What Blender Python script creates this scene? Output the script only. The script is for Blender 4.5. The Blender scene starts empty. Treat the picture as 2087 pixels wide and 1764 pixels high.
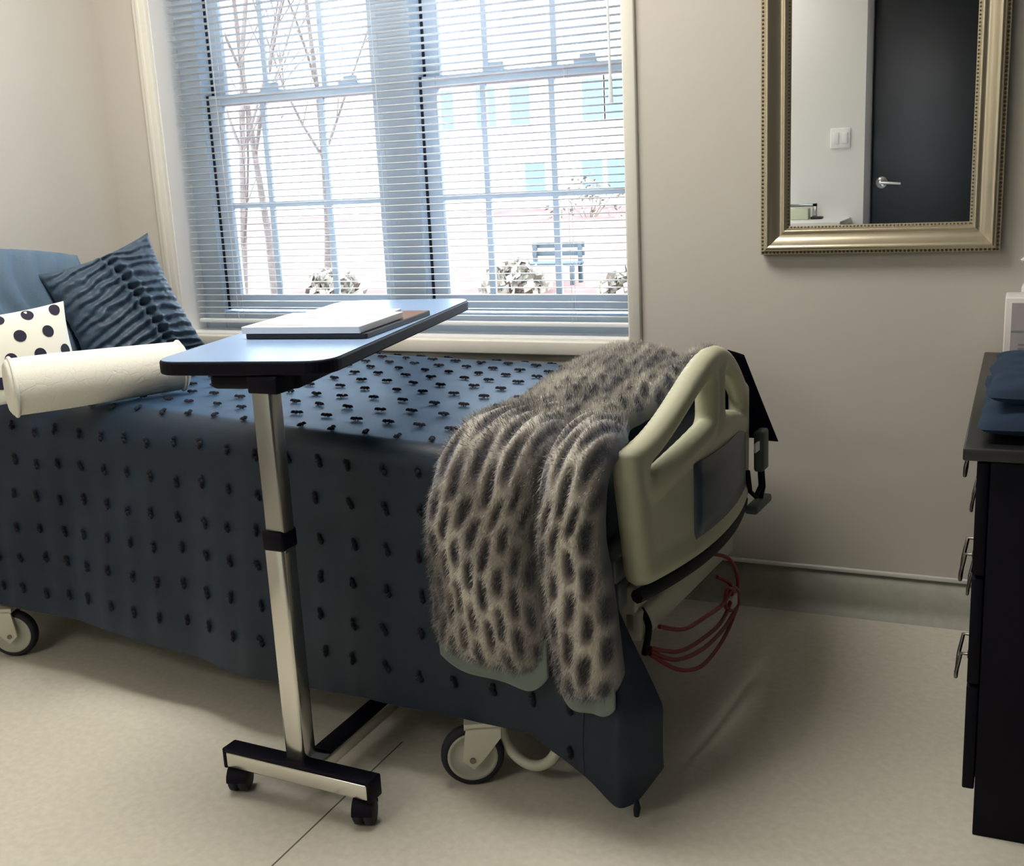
import bpy, bmesh, math, random
import numpy as np
from mathutils import Vector, Matrix, noise

random.seed(7)
rng = np.random.default_rng(7)
sc = bpy.context.scene
COL = sc.collection
PI = math.pi


# ------------------------------------------------------------------ helpers
def lin(r, g, b):
    f = lambda c: c / 12.92 if c <= 0.04045 else ((c + 0.055) / 1.055) ** 2.4
    return (f(r / 255), f(g / 255), f(b / 255), 1.0)


def mat(name, rgb, rough=0.6, metal=0.0, spec=0.5, sheen=0.0, sheen_tint=None, bump=0.0, bscale=200.0,
        bdist=0.002, var=0.0, vscale=20.0, coat=0.0, stretch=None, sheen_rough=0.5, vdetail=4.0):
    m = bpy.data.materials.new(name)
    m.use_nodes = True
    nt = m.node_tree
    p = nt.nodes['Principled BSDF']
    c = lin(*rgb)
    p.inputs['Base Color'].default_value = c
    p.inputs['Roughness'].default_value = rough
    p.inputs['Metallic'].default_value = metal
    p.inputs['Specular IOR Level'].default_value = spec
    p.inputs['Coat Weight'].default_value = coat
    p.inputs['Coat Roughness'].default_value = 0.45
    p.inputs['Sheen Weight'].default_value = sheen
    p.inputs['Sheen Roughness'].default_value = sheen_rough
    if sheen_tint:
        p.inputs['Sheen Tint'].default_value = lin(*sheen_tint)
    tc = None
    if bump or var:
        tc = nt.nodes.new('ShaderNodeTexCoord')
        src = tc.outputs['Object']
        if stretch:
            mp = nt.nodes.new('ShaderNodeMapping')
            mp.inputs['Scale'].default_value = stretch
            nt.links.new(src, mp.inputs['Vector'])
            src = mp.outputs['Vector']
    if var:
        n = nt.nodes.new('ShaderNodeTexNoise')
        n.inputs['Scale'].default_value = vscale
        n.inputs['Detail'].default_value = vdetail
        nt.links.new(src, n.inputs['Vector'])
        r = nt.nodes.new('ShaderNodeValToRGB')
        r.color_ramp.elements[0].position = 0.35
        r.color_ramp.elements[1].position = 0.65
        r.color_ramp.elements[0].color = (c[0] * (1 - var), c[1] * (1 - var), c[2] * (1 - var), 1)
        r.color_ramp.elements[1].color = (min(1, c[0] * (1 + var)), min(1, c[1] * (1 + var)), min(1, c[2] * (1 + var)), 1)
        nt.links.new(n.outputs['Fac'], r.inputs['Fac'])
        nt.links.new(r.outputs['Color'], p.inputs['Base Color'])
    if bump:
        n = nt.nodes.new('ShaderNodeTexNoise')
        n.inputs['Scale'].default_value = bscale
        n.inputs['Detail'].default_value = 3
        nt.links.new(src, n.inputs['Vector'])
        b = nt.nodes.new('ShaderNodeBump')
        b.inputs['Strength'].default_value = bump
        b.inputs['Distance'].default_value = bdist
        nt.links.new(n.outputs['Fac'], b.inputs['Height'])
        nt.links.new(b.outputs['Normal'], p.inputs['Normal'])
    return m


def emit_mat(name, rgb, strength):
    m = bpy.data.materials.new(name)
    m.use_nodes = True
    nt = m.node_tree
    p = nt.nodes['Principled BSDF']
    p.inputs['Base Color'].default_value = lin(*rgb)
    p.inputs['Emission Color'].default_value = lin(*rgb)
    p.inputs['Emission Strength'].default_value = strength
    return m


def world_loc(o):
    v = Vector((0, 0, 0))
    while o is not None:
        v += o.location
        o = o.parent
    return v


def props(o, label=None, cat=None, group=None, kind=None):
    if label:
        o['label'] = label
    if cat:
        o['category'] = cat
    if group:
        o['group'] = group
    if kind:
        o['kind'] = kind
    return o


def empty(name, loc, label=None, cat=None, group=None, kind=None):
    o = bpy.data.objects.new(name, None)
    o.empty_display_size = 0.05
    o.location = loc
    COL.objects.link(o)
    return props(o, label, cat, group, kind)


class MB:
    """collects geometry in world coordinates; build() makes ONE mesh object of it"""

    def __init__(self):
        self.v, self.f, self.mi, self.sm = [], [], [], []

    def add(self, verts, faces, mi=0, smooth=False):
        b = len(self.v)
        self.v.extend([tuple(p) for p in verts])
        for f in faces:
            self.f.append([b + i for i in f])
            self.mi.append(mi)
            self.sm.append(smooth)
        return self

    def bm(self, bm, mi=0, smooth=False, M=None):
        bm.verts.index_update()
        vs = [(M @ v.co) if M is not None else v.co.copy() for v in bm.verts]
        self.add(vs, [[v.index for v in f.verts] for f in bm.faces], mi, smooth)
        bm.free()
        return self

    def box(self, lo, hi, bev=0.0, mi=0, seg=2, M=None):
        bm = bmesh.new()
        bmesh.ops.create_cube(bm, size=1.0)
        for v in bm.verts:
            v.co = Vector([(lo[i] + hi[i]) / 2 + v.co[i] * (hi[i] - lo[i]) for i in range(3)])
        if bev > 0:
            bmesh.ops.bevel(bm, geom=list(bm.edges), offset=bev, segments=seg, affect='EDGES', profile=0.5)
        bmesh.ops.recalc_face_normals(bm, faces=list(bm.faces))
        return self.bm(bm, mi, bev > 0 and seg > 1, M)

    def cyl(self, p0, p1, r0, r1=None, n=20, mi=0, cap=True, smooth=True):
        return self.tube([p0, p1], [r0, r0 if r1 is None else r1], n, mi, cap, smooth)

    def tube(self, pts, r, n=10, mi=0, cap=True, smooth=True, closed=False):
        pts = [Vector(p) for p in pts]
        k = len(pts)
        rs = r if isinstance(r, (list, tuple)) else [r] * k
        tang = []
        for i in range(k):
            if closed:
                t = pts[(i + 1) % k] - pts[i - 1]
            else:
                t = pts[min(i + 1, k - 1)] - pts[max(i - 1, 0)]
            tang.append(t.normalized() if t.length > 1e-9 else Vector((0, 0, 1)))
        t0 = tang[0]
        up = Vector((0, 0, 1)) if abs(t0.z) < 0.9 else Vector((1, 0, 0))
        nx = t0.cross(up).normalized()
        verts, faces = [], []
        for i in range(k):
            t = tang[i]
            nx = (nx - t * nx.dot(t)).normalized()
            ny = t.cross(nx)
            for j in range(n):
                a = 2 * PI * j / n
                verts.append(pts[i] + (nx * math.cos(a) + ny * math.sin(a)) * rs[i])
        m = k if closed else k - 1
        for i in range(m):
            for j in range(n):
                a, b = i * n + j, i * n + (j + 1) % n
                i2 = (i + 1) % k
                faces.append([a, b, i2 * n + (j + 1) % n, i2 * n + j])
        self.add(verts, faces, mi, smooth)
        if cap and not closed:
            self.add(verts[:n], [list(range(n))[::-1]], mi, False)
            self.add(verts[-n:], [list(range(n))], mi, False)
        return self

    def lathe(self, prof, c, axis, n=32, mi=0, smooth=True, closed=False):
        """prof: (radius, height along axis)"""
        axis = Vector(axis).normalized()
        up = Vector((0, 0, 1)) if abs(axis.z) < 0.9 else Vector((1, 0, 0))
        ex = axis.cross(up).normalized()
        ey = axis.cross(ex)
        c = Vector(c)
        verts, faces = [], []
        for (r, h) in prof:
            for j in range(n):
                a = 2 * PI * j / n
                verts.append(c + axis * h + (ex * math.cos(a) + ey * math.sin(a)) * max(r, 1e-5))
        k = len(prof)
        for i in range(k if closed else k - 1):
            i2 = (i + 1) % k
            for j in range(n):
                faces.append([i * n + j, i * n + (j + 1) % n, i2 * n + (j + 1) % n, i2 * n + j])
        return self.add(verts, faces, mi, smooth)

    def prism(self, poly, z0, z1, bev=0.0, mi=0, top_mi=None, M=None):
        bm = bmesh.new()
        vs = [bm.verts.new((p[0], p[1], z0)) for p in poly]
        f = bm.faces.new(vs)
        r = bmesh.ops.extrude_face_region(bm, geom=[f])
        tv = [g for g in r['geom'] if isinstance(g, bmesh.types.BMVert)]
        for v in tv:
            v.co.z = z1
        if bev:
            es = [e for e in bm.edges if abs(e.verts[0].co.z - e.verts[1].co.z) < 1e-6]
            bmesh.ops.bevel(bm, geom=es, offset=bev, segments=2, affect='EDGES', profile=0.5)
        bmesh.ops.recalc_face_normals(bm, faces=list(bm.faces))
        bm.verts.index_update()
        vs = [(M @ v.co) if M is not None else v.co.copy() for v in bm.verts]
        for ff in bm.faces:
            mm = mi
            if top_mi is not None and ff.normal.z > 0.9:
                mm = top_mi
            self.add([vs[v.index] for v in ff.verts], [list(range(len(ff.verts)))], mm, False)
        bm.free()
        return self

    def grid(self, P, mi=0, smooth=True, flip=False, wrap_u=False):
        """P: array (nu, nv, 3)"""
        nu, nv = P.shape[:2]
        verts = [tuple(p) for p in P.reshape(-1, 3)]
        faces = []
        for i in range(nu if wrap_u else nu - 1):
            i2 = (i + 1) % nu
            for j in range(nv - 1):
                q = [i * nv + j, i2 * nv + j, i2 * nv + j + 1, i * nv + j + 1]
                faces.append(q[::-1] if flip else q)
        return self.add(verts, faces, mi, smooth)

    def build(self, name, mats, parent=None, weld=False):
        if not isinstance(mats, (list, tuple)):
            mats = [mats]
        V = np.array(self.v, dtype=float)
        if parent is not None:
            org = world_loc(parent)
            loc = Vector((0, 0, 0))
        else:
            lo, hi = V.min(0), V.max(0)
            org = Vector(((lo[0] + hi[0]) / 2, (lo[1] + hi[1]) / 2, lo[2]))
            loc = org
        V = V - np.array(org)
        me = bpy.data.meshes.new(name)
        me.from_pydata([tuple(p) for p in V], [], self.f)
        for m in mats:
            me.materials.append(m)
        me.polygons.foreach_set('material_index', self.mi)
        me.polygons.foreach_set('use_smooth', self.sm)
        me.update()
        if weld:
            bm = bmesh.new()
            bm.from_mesh(me)
            bmesh.ops.remove_doubles(bm, verts=list(bm.verts), dist=1e-5)
            bm.to_mesh(me)
            bm.free()
        o = bpy.data.objects.new(name, me)
        o.location = loc
        COL.objects.link(o)
        if parent is not None:
            o.parent = parent
        return o


def box(name, lo, hi, m, parent=None, bev=0.0, seg=2):
    return MB().box(lo, hi, bev, 0, seg).build(name, m, parent)


def structure(o):
    o['kind'] = 'structure'
    return o


def rrect(x0, y0, x1, y1, r, n=6):
    pts = []
    for cx, cy, a0 in ((x1 - r, y0 + r, -90), (x1 - r, y1 - r, 0), (x0 + r, y1 - r, 90), (x0 + r, y0 + r, 180)):
        for i in range(n + 1):
            a = math.radians(a0 + 90 * i / n)
            pts.append((cx + r * math.cos(a), cy + r * math.sin(a)))
    return pts


def fbm(x, y, z=0.0, s=1.0, o=3):
    v, a = 0.0, 1.0
    for k in range(o):
        v += a * noise.noise(Vector((x * s, y * s, z + 7.3 * k)))
        a *= 0.5
        s *= 2
    return v


# ------------------------------------------------------------------ materials
M_floor = mat('floor_vinyl', (222, 217, 202), 0.42, bump=0.05, bscale=350, var=0.05, vscale=60)
M_wall = mat('wall_paint', (206, 201, 191), 0.75, bump=0.06, bscale=500)
M_wall_white = mat('white_wall_paint', (240, 239, 236), 0.7, bump=0.05, bscale=500)
M_bounce_cut = mat('bounce_cut_charcoal', (58, 60, 68), 0.7)  # dark tone chosen to cut bounce light from the unseen right wall
M_ceiling = mat('ceiling_paint', (214, 214, 210), 0.8)
M_base = mat('cove_base_vinyl', (170, 170, 158), 0.45, var=0.05, vscale=50)
M_cap = mat('base_cap_strip', (236, 236, 230), 0.3, metal=0.3)
M_trim = mat('casing_white_paint', (232, 229, 218), 0.45)
M_reveal = mat('reveal_white_paint', (238, 238, 236), 0.55)
M_vinyl = mat('window_vinyl', (214, 228, 242), 0.4)
M_gasket = mat('sash_gasket', (25, 35, 45), 0.6)
M_slat = mat('blind_slat_white', (236, 240, 244), 0.45)
M_cream = mat('cream_plastic', (202, 203, 176), 0.42, bump=0.03, bscale=300)
M_cream2 = mat('grey_cream_metal', (196, 196, 178), 0.4)
M_inset = mat('footboard_inset_plastic', (70, 86, 104), 0.4)
M_rubber = mat('black_rubber', (22, 24, 34), 0.7)
M_blackpl = mat('black_plastic', (6, 5, 21), 0.55, spec=0.15)
M_greyhub = mat('grey_wheel_plastic', (176, 176, 164), 0.5)
M_frame = mat('bed_frame_metal', (110, 116, 122), 0.45, metal=0.3)
M_mattress = mat('mattress_cover', (60, 72, 98), 0.6)
M_cover = mat('coverlet_cloth', (5, 28, 46), 0.55, spec=0.25, sheen=1.0, sheen_tint=(150, 196, 246), coat=0.35, bump=0.25, bscale=420,
              bdist=0.002, var=0.12, vscale=14, sheen_rough=0.3)
M_tuft = mat('tuft_yarn', (8, 12, 28), 0.9)
M_chrome = mat('chrome_tube', (214, 212, 204), 0.2, metal=0.95, bump=0.02, bscale=30)
M_chrome_d = mat('inner_tube_steel', (150, 150, 146), 0.28, metal=0.9)
M_lam = mat('grey_laminate', (146, 174, 212), 0.28, spec=0.6)
M_paper = mat('white_paper', (240, 240, 242), 0.45)
M_print = mat('pale_blue_print', (172, 196, 226), 0.5)
M_print2 = mat('grey_print', (150, 152, 160), 0.5)
M_darkbook = mat('dark_folder_board', (24, 26, 36), 0.5)
M_brownprint = mat('brown_print', (120, 84, 62), 0.5)
M_sham = mat('blue_sham_cloth', (92, 116, 138), 0.75, sheen=0.4, sheen_tint=(170, 190, 220), bump=0.5, bscale=160, bdist=0.004, stretch=(1, 1, 5))
M_teal = mat('dark_teal_satin', (64, 82, 100), 0.5, sheen=0.3, sheen_tint=(170, 195, 225), bump=0.15, bscale=300)
M_white_cloth = mat('white_cushion_cloth', (238, 236, 224), 0.8, bump=0.15, bscale=400)
M_navy = mat('navy_cloth', (8, 9, 30), 0.9, spec=0.1)
M_navydot = mat('navy_dot_cloth', (26, 26, 50), 0.8)
M_gold = mat('champagne_gold_leaf', (212, 202, 176), 0.3, metal=0.85, bump=0.06, bscale=120)
M_beadm = mat('antique_bead', (120, 110, 92), 0.4, metal=0.8)
M_edge_dark = mat('frame_edge_dark', (52, 46, 44), 0.5, metal=0.4)
M_espresso = mat('espresso_navy_wood', (7, 6, 20), 0.6, spec=0.15, bump=0.03, bscale=80)
M_espresso_top = mat('espresso_top_wood', (26, 26, 30), 0.35)
M_pull = mat('dark_nickel_pull', (120, 116, 112), 0.25, metal=0.9)
M_tealcloth = mat('folded_navy_teal_cloth', (8, 33, 56), 0.85, sheen=0.3, sheen_tint=(90, 140, 190))
M_red = mat('red_cable', (120, 18, 32), 0.45)
M_greyplug = mat('pale_plug', (196, 186, 180), 0.5)
M_handset = mat('grey_green_handset', (74, 90, 88), 0.5)
M_door = mat('charcoal_door_paint', (22, 29, 37), 0.36, bump=0.25, bscale=9, bdist=0.01)
M_doorframe = mat('grey_door_frame', (120, 120, 124), 0.4)
M_nickel = mat('satin_nickel', (225, 225, 225), 0.25, metal=0.7)
M_plate = mat('white_switch_plate', (246, 246, 246), 0.35)
M_lining = mat('throw_lining_satin', (100, 113, 107), 0.5, sheen=0.3)
M_bark = mat('bark', (84, 74, 70), 0.9, var=0.25, vscale=12)
M_siding = mat('white_siding', (250, 250, 250), 0.7)
M_winglass = mat('far_window_glass', (96, 116, 138), 0.6, spec=0.05)
M_ground = mat('leaf_mulch_ground', (88, 54, 47), 0.95, var=0.55, vscale=1.6, vdetail=8)
M_bush = mat('winter_bush', (112, 104, 92), 0.9, var=0.3, vscale=6)
M_bench = mat('dark_bench_wood', (46, 56, 62), 0.7)
M_roof = mat('pale_roof', (205, 205, 210), 0.8)

# bolster: white matelasse with vine-like embossing
M_bolster = mat('white_matelasse', (240, 238, 226), 0.75)
nt = M_bolster.node_tree
tcn = nt.nodes.new('ShaderNodeTexCoord')
vor = nt.nodes.new('ShaderNodeTexVoronoi')
vor.feature = 'DISTANCE_TO_EDGE'
vor.inputs['Scale'].default_value = 55
nt.links.new(tcn.outputs['Object'], vor.inputs['Vector'])
rmp = nt.nodes.new('ShaderNodeValToRGB')
rmp.color_ramp.elements[0].position = 0.0
rmp.color_ramp.elements[1].position = 0.06
nt.links.new(vor.outputs['Distance'], rmp.inputs['Fac'])
bmp = nt.nodes.new('ShaderNodeBump')
bmp.inputs['Strength'].default_value = 0.22
bmp.inputs['Distance'].default_value = 0.003
nt.links.new(rmp.outputs['Color'], bmp.inputs['Height'])
nt.links.new(bmp.outputs['Normal'], nt.nodes['Principled BSDF'].inputs['Normal'])

# faux fur: vertex attribute mixes fur pattern with painted shade in hollows and fold
M_fur = bpy.data.materials.new('shaded_faux_fur')
M_fur.use_nodes = True
nt = M_fur.node_tree
pf = nt.nodes['Principled BSDF']
pf.inputs['Roughness'].default_value = 0.9
pf.inputs['Specular IOR Level'].default_value = 0.15
pf.inputs['Sheen Weight'].default_value = 0.8
pf.inputs['Sheen Tint'].default_value = lin(196, 216, 250)
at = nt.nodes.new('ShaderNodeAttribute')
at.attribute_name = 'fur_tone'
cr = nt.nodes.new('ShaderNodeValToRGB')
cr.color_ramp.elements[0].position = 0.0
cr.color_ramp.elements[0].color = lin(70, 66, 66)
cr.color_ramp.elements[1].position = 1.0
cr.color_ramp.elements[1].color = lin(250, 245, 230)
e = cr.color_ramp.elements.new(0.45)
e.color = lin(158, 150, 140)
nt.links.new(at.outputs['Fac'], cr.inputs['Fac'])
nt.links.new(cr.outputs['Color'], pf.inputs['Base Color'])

# clear window glass
M_glass = bpy.data.materials.new('window_glass')
M_glass.use_nodes = True
nt = M_glass.node_tree
nt.nodes.remove(nt.nodes['Principled BSDF'])
tr = nt.nodes.new('ShaderNodeBsdfTransparent')
gl = nt.nodes.new('ShaderNodeBsdfGlossy')
gl.inputs['Roughness'].default_value = 0.02
fr = nt.nodes.new('ShaderNodeFresnel')
fr.inputs['IOR'].default_value = 1.45
mx = nt.nodes.new('ShaderNodeMixShader')
nt.links.new(fr.outputs['Fac'], mx.inputs['Fac'])
nt.links.new(tr.outputs['BSDF'], mx.inputs[1])
nt.links.new(gl.outputs['BSDF'], mx.inputs[2])
nt.links.new(mx.outputs['Shader'], nt.nodes['Material Output'].inputs['Surface'])

M_mirror = mat('silvered_mirror', (238, 242, 242), 0.0, metal=1.0)

# ------------------------------------------------------------------ camera
H_CAM = 1.2
F_PX, YAW, PITCH, ROLL = 2278.98, math.radians(-24.865), math.radians(13.236), math.radians(-2.887)
cam_d = bpy.data.cameras.new('camera')
cam = bpy.data.objects.new('camera', cam_d)
COL.objects.link(cam)
cam_d.sensor_fit = 'HORIZONTAL'
cam_d.sensor_width = 36
cam_d.lens = 36 * F_PX / 2087
cam_d.clip_start = 0.02
fw = Vector((math.sin(YAW) * math.cos(PITCH), math.cos(YAW) * math.cos(PITCH), -math.sin(PITCH)))
rt = Vector((math.cos(YAW), -math.sin(YAW), 0))
up = rt.cross(fw)
r2 = rt * math.cos(ROLL) + up * math.sin(ROLL)
u2 = -rt * math.sin(ROLL) + up * math.cos(ROLL)
cam.matrix_world = Matrix(((r2.x, u2.x, -fw.x, 0), (r2.y, u2.y, -fw.y, 0), (r2.z, u2.z, -fw.z, H_CAM), (0, 0, 0, 1)))
sc.camera = cam

# ------------------------------------------------------------------ room shell
XL, XR, YF, YB, ZC = -2.74, 0.47, -1.5, 2.91, 2.55
WX0, WX1, WZ0, WZ1 = -2.525, -0.975, 0.722, 2.12      # window opening
YO = YB + 0.2

fl = MB().box((XL, YF, -0.1), (XR, YB, 0.0)).build('floor', M_floor)
structure(fl)
MB().box((-1.1825, YF + 0.02, 0.0), (-1.1795, 1.9, 0.0006)).build('floor_seam', mat('weld_rod', (120, 112, 98), 0.5), fl)
structure(MB().box((XL - 0.2, YF - 0.2, ZC), (XR + 0.2, YO, ZC + 0.1)).build('ceiling', M_ceiling))
structure(MB().box((XL - 0.2, YF - 0.2, -0.1), (XL, YO, ZC)).build('wall_left', M_wall))
structure(MB().box((XR, YF - 0.2, -0.1), (XR + 0.2, YO, ZC)).build('wall_right', M_bounce_cut))
w = MB()
w.box((XL, YB, -0.1), (WX0, YO, ZC))
w.box((WX1, YB, -0.1), (XR, YO, ZC))
w.box((WX0, YB, -0.1), (WX1, YO, WZ0))
w.box((WX0, YB, WZ1), (WX1, YO, ZC))
structure(w.build('wall_back', M_wall))

# front wall behind the camera (seen in the mirror), with a door opening
DX0, DX1, DZ1 = -0.88, 0.04, 2.24
w = MB()
w.box((XL, YF - 0.2, -0.1), (DX0 - 0.04, YF, ZC))
w.box((DX1 + 0.04, YF - 0.2, -0.1), (XR, YF, ZC))
w.box((DX0 - 0.04, YF - 0.2, DZ1 + 0.04), (DX1 + 0.04, YF, ZC))
structure(w.build('wall_front', M_wall_white))
d1 = structure(empty('door_1', ((DX0 + DX1) / 2, YF, 0)))
MB().box((DX0, YF - 0.08, 0.005), (DX1, YF - 0.03, DZ1), 0.003).build('door_leaf', M_door, d1)
f = MB()
f.box((DX0 - 0.04, YF - 0.2, 0), (DX0, YF + 0.012, DZ1 + 0.04), 0.004)
f.box((DX1, YF - 0.2, 0), (DX1 + 0.04, YF + 0.012, DZ1 + 0.04), 0.004)
f.box((DX0, YF - 0.2, DZ1), (DX1, YF + 0.012, DZ1 + 0.04), 0.004)
f.build('door_frame', M_doorframe, d1)
hd = MB()
hx, hz = DX0 + 0.062, 1.012
hd.lathe([(0.0001, 0.0), (0.036, 0.0), (0.036, 0.008), (0.03, 0.013), (0.016, 0.016), (0.014, 0.05), (0.0001, 0.052)], (hx, YF - 0.03, hz), (0, 1, 0), 24)
hd.tube([(hx - 0.004, YF + 0.012, hz), (hx + 0.03, YF + 0.016, hz - 0.002), (hx + 0.115, YF + 0.012, hz - 0.01)], [0.011, 0.010, 0.008], 10)
hd.build('door_handle', M_nickel, d1)

# baseboards
b = MB()
prof = [(0.0, 0.118), (0.006, 0.118), (0.006, 0.035), (0.012, 0.014), (0.03, 0.003), (0.034, 0.0)]
P = np.array([[(x, YB - pp[0], pp[1]) for pp in prof] for x in (XL, XR)])
b.grid(P, 0, True, flip=True)
bb = structure(b.build('baseboard_back', M_base))
MB().box((XL, YB - 0.011, 0.117), (XR, YB, 0.128), 0.002).build('cap_strip', M_cap, bb)
b = MB()
P = np.array([[(XL + pp[0], y, pp[1]) for pp in prof] for y in (YF, YB)])
b.grid(P, 0, True)
structure(b.build('baseboard_left', M_base))

# window casing
c = MB()
CW = 0.04
for lo, hi in (((WX0 - 0.05, YB - 0.014, WZ0 - CW), (WX0, YB + 0.004, WZ1 + CW)),
               ((WX1, YB - 0.014, WZ0 - CW), (WX1 + 0.034, YB + 0.004, WZ1 + CW)),
               ((WX0, YB - 0.014, WZ0 - CW), (WX1, YB + 0.004, WZ0)),
               ((WX0, YB - 0.014, WZ1), (WX1, YB + 0.004, WZ1 + CW))):
    c.box(lo, hi, 0.004)
c.box((WX0 - 0.034, YB - 0.019, WZ0 - CW + 0.006), (WX0 - 0.020, YB - 0.010, WZ1 + CW), 0.003)
structure(c.build('trim_1', M_trim))

win = structure(empty('window_1', ((WX0 + WX1) / 2, YB + 0.13, WZ0)))
r = MB()
T = 0.006
r.box((WX0, YB + 0.001, WZ0), (WX0 + T, YB + 0.11, WZ1))
r.box((WX1 - T, YB + 0.001, WZ0), (WX1, YB + 0.11, WZ1))
r.box((WX0, YB + 0.001, WZ0), (WX1, YB + 0.11, WZ0 + T))
r.box((WX0, YB + 0.001, WZ1 - T), (WX1, YB + 0.11, WZ1))
r.build('reveal', M_reveal, win)
YW = YB + 0.11            # inner face of the window frame
f = MB()
FZ0, FZ1 = WZ0 + 0.06, WZ1 - 0.04
f.box((WX0, YW, WZ0), (-2.44, YW + 0.085, WZ1), 0.004)
f.box((-0.984, YW, WZ0), (WX1, YW + 0.085, WZ1), 0.003)
f.box((-2.44, YW, WZ0), (-0.984, YW + 0.085, FZ0), 0.004)
f.box((-2.44, YW, FZ1), (-0.984, YW + 0.085, WZ1), 0.004)
f.build('window_frame', M_vinyl, win)
MB().box((-1.80, YW - 0.012, FZ0), (-1.655, YW + 0.085, FZ1), 0.006).build('mullion', M_vinyl, win)
MEET = 1.462
for (x0, x1, v) in ((-2.436, -1.750, (-2.23, -2.01)), (-1.652, -0.984, (-1.453, -1.238))):
    for low in (True, False):
        y0 = YW + (0.02 if low else 0.05)
        z0, z1 = (FZ0 + 0.006, MEET + 0.016) if low else (MEET - 0.018, FZ1 - 0.004)
        s = MB()
        st = 0.052
        sr = 0.036
        s.box((x0 + 0.006, y0, z0), (x0 + st, y0 + 0.03, z1), 0.003)
        s.box((x1 - sr, y0, z0), (x1 - 0.004, y0 + 0.03, z1), 0.003)
        s.box((x0 + st, y0, z0), (x1 - sr, y0 + 0.03, z0 + (0.048 if low else 0.034)), 0.003)
        s.box((x0 + st, y0, z1 - (0.034 if low else 0.045)), (x1 - sr, y0 + 0.03, z1), 0.003)
        for xv in v:
            s.box((xv - 0.009, y0 + 0.010, z0 + 0.03), (xv + 0.009, y0 + 0.022, z1 - 0.03))
        zm = 1.128 if low else 1.79
        s.box((x0 + st, y0 + 0.0102, zm - 0.009), (x1 - sr, y0 + 0.0218, zm + 0.009))
        so = s.build('lower_sash' if low else 'upper_sash', M_vinyl, win)
        MB().box((x0 + st - 0.004, y0 + 0.013, z0 + 0.03), (x1 - sr + 0.004, y0 + 0.019, z1 - 0.03)).build('glass', M_glass, so)
        g = MB()
        g.box((x0 - 0.004, y0 + 0.001, z0), (x0 + 0.006, y0 + 0.028, z1))
        g.box((x1 - 0.004, y0 + 0.001, z0), (x1 - 0.001, y0 + 0.028, z1))
        g.build('gasket', M_gasket, so)
        if low:
            for q in (0.36, 0.78):
                xl = x0 + (x1 - x0) * q
                k = MB()
                k.box((xl - 0.034, y0 - 0.002, z1 - 0.001), (xl + 0.034, y0 + 0.028, z1 + 0.010), 0.003)
                k.box((xl - 0.018, y0 + 0.003, z1 + 0.008), (xl + 0.03, y0 + 0.022, z1 + 0.024), 0.004)
                k.build('sash_lock', M_vinyl, so)

# horizontal blind hanging in the reveal
bl = empty('window_blind', ((WX0 + WX1) / 2, YB + 0.055, WZ0 + 0.03),
           'white mini blind with open horizontal slats hanging in the window', 'blind')
BX0, BX1, BY = WX0 + 0.03, WX1 - 0.012, YB + 0.055
s = MB()
z = WZ0 + 0.062
while z < WZ1 - 0.06:
    tilt = 0.10
    prof = []
    for i in range(5):
        q = (i - 2) / 2.0
        prof.append((BY + q * 0.0125, z + 0.0022 * (1 - q * q) - q * 0.0125 * tilt))
    P = np.array([[(x, p[0], p[1]) for p in prof] for x in (BX0, BX1)])
    s.grid(P, 0, True)
    z += 0.0205
so = s.build('slats', M_slat, bl)
sm = so.modifiers.new('thick', 'SOLIDIFY')
sm.thickness = 0.0008
MB().box((BX0, BY - 0.0135, WZ0 + 0.034), (BX1, BY + 0.0135, WZ0 + 0.047), 0.004).build('bottom_rail', M_slat, bl)
MB().box((BX0, BY - 0.018, WZ1 - 0.045), (BX1, BY + 0.018, WZ1 - 0.010), 0.003).build('head_rail', M_slat, bl)
for xc in (-2.33, -1.75, -1.16):
    k = MB()
    for yy in (BY - 0.0135, BY + 0.0135):
        k.cyl((xc, yy, WZ0 + 0.045), (xc, yy, WZ1 - 0.045), 0.0007, n=5)
    k.build('ladder_cord', M_slat, bl)
k = MB()
k.cyl((BX1 - 0.035, BY - 0.03, 1.43), (BX1 - 0.045, BY - 0.02, WZ1 - 0.05), 0.004, n=8)
k.cyl((BX1 - 0.035, BY - 0.03, 1.36), (BX1 - 0.035, BY - 0.03, 1.43), 0.007, 0.005, n=8)
k.build('tilt_wand', M_slat, bl)

# ceiling light panels (above and outside the frame); door-side one is added fill
for (cx, cy, pw) in ((-1.5, 1.95, 1.0), (-2.05, -1.0, 0.42)):
    cl = empty('ceiling_light', (cx, cy, ZC),
               'recessed ceiling light panel above the head of the bed' if cy > 0 else 'added fill light panel on the ceiling near the dark door', 'ceiling light', 'ceiling light panels')
    k = MB()
    for lo, hi in (((-0.62, -0.32), (0.62, -0.30)), ((-0.62, 0.30), (0.62, 0.32)), ((-0.62, -0.30), (-0.60, 0.30)), ((0.60, -0.30), (0.62, 0.30))):
        k.box((cx + lo[0], cy + lo[1], ZC - 0.02), (cx + hi[0], cy + hi[1], ZC), 0.003)
    k.build('light_frame', M_trim, cl)
    MB().box((cx - 0.6, cy - 0.3, ZC - 0.012), (cx + 0.6, cy + 0.3, ZC - 0.004)).build(
        'diffuser', emit_mat('lamp_diffuser', (255, 249, 239), 18.5 * pw), cl)

# ------------------------------------------------------------------ bed
A = math.radians(4.5)
U = Vector((-math.cos(A), math.sin(A), 0))
Vv = Vector((math.sin(A), math.cos(A), 0))
P0 = Vector((-0.62, 1.84, 0))


def B(s, t, z):
    q = P0 + U * s + Vv * t
    return Vector((q.x, q.y, z))


MBED = Matrix(((U.x, Vv.x, 0, P0.x), (U.y, Vv.y, 0, P0.y), (0, 0, 1, 0), (0, 0, 0, 1)))   # mirrored frame: s,t,z -> world


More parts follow.
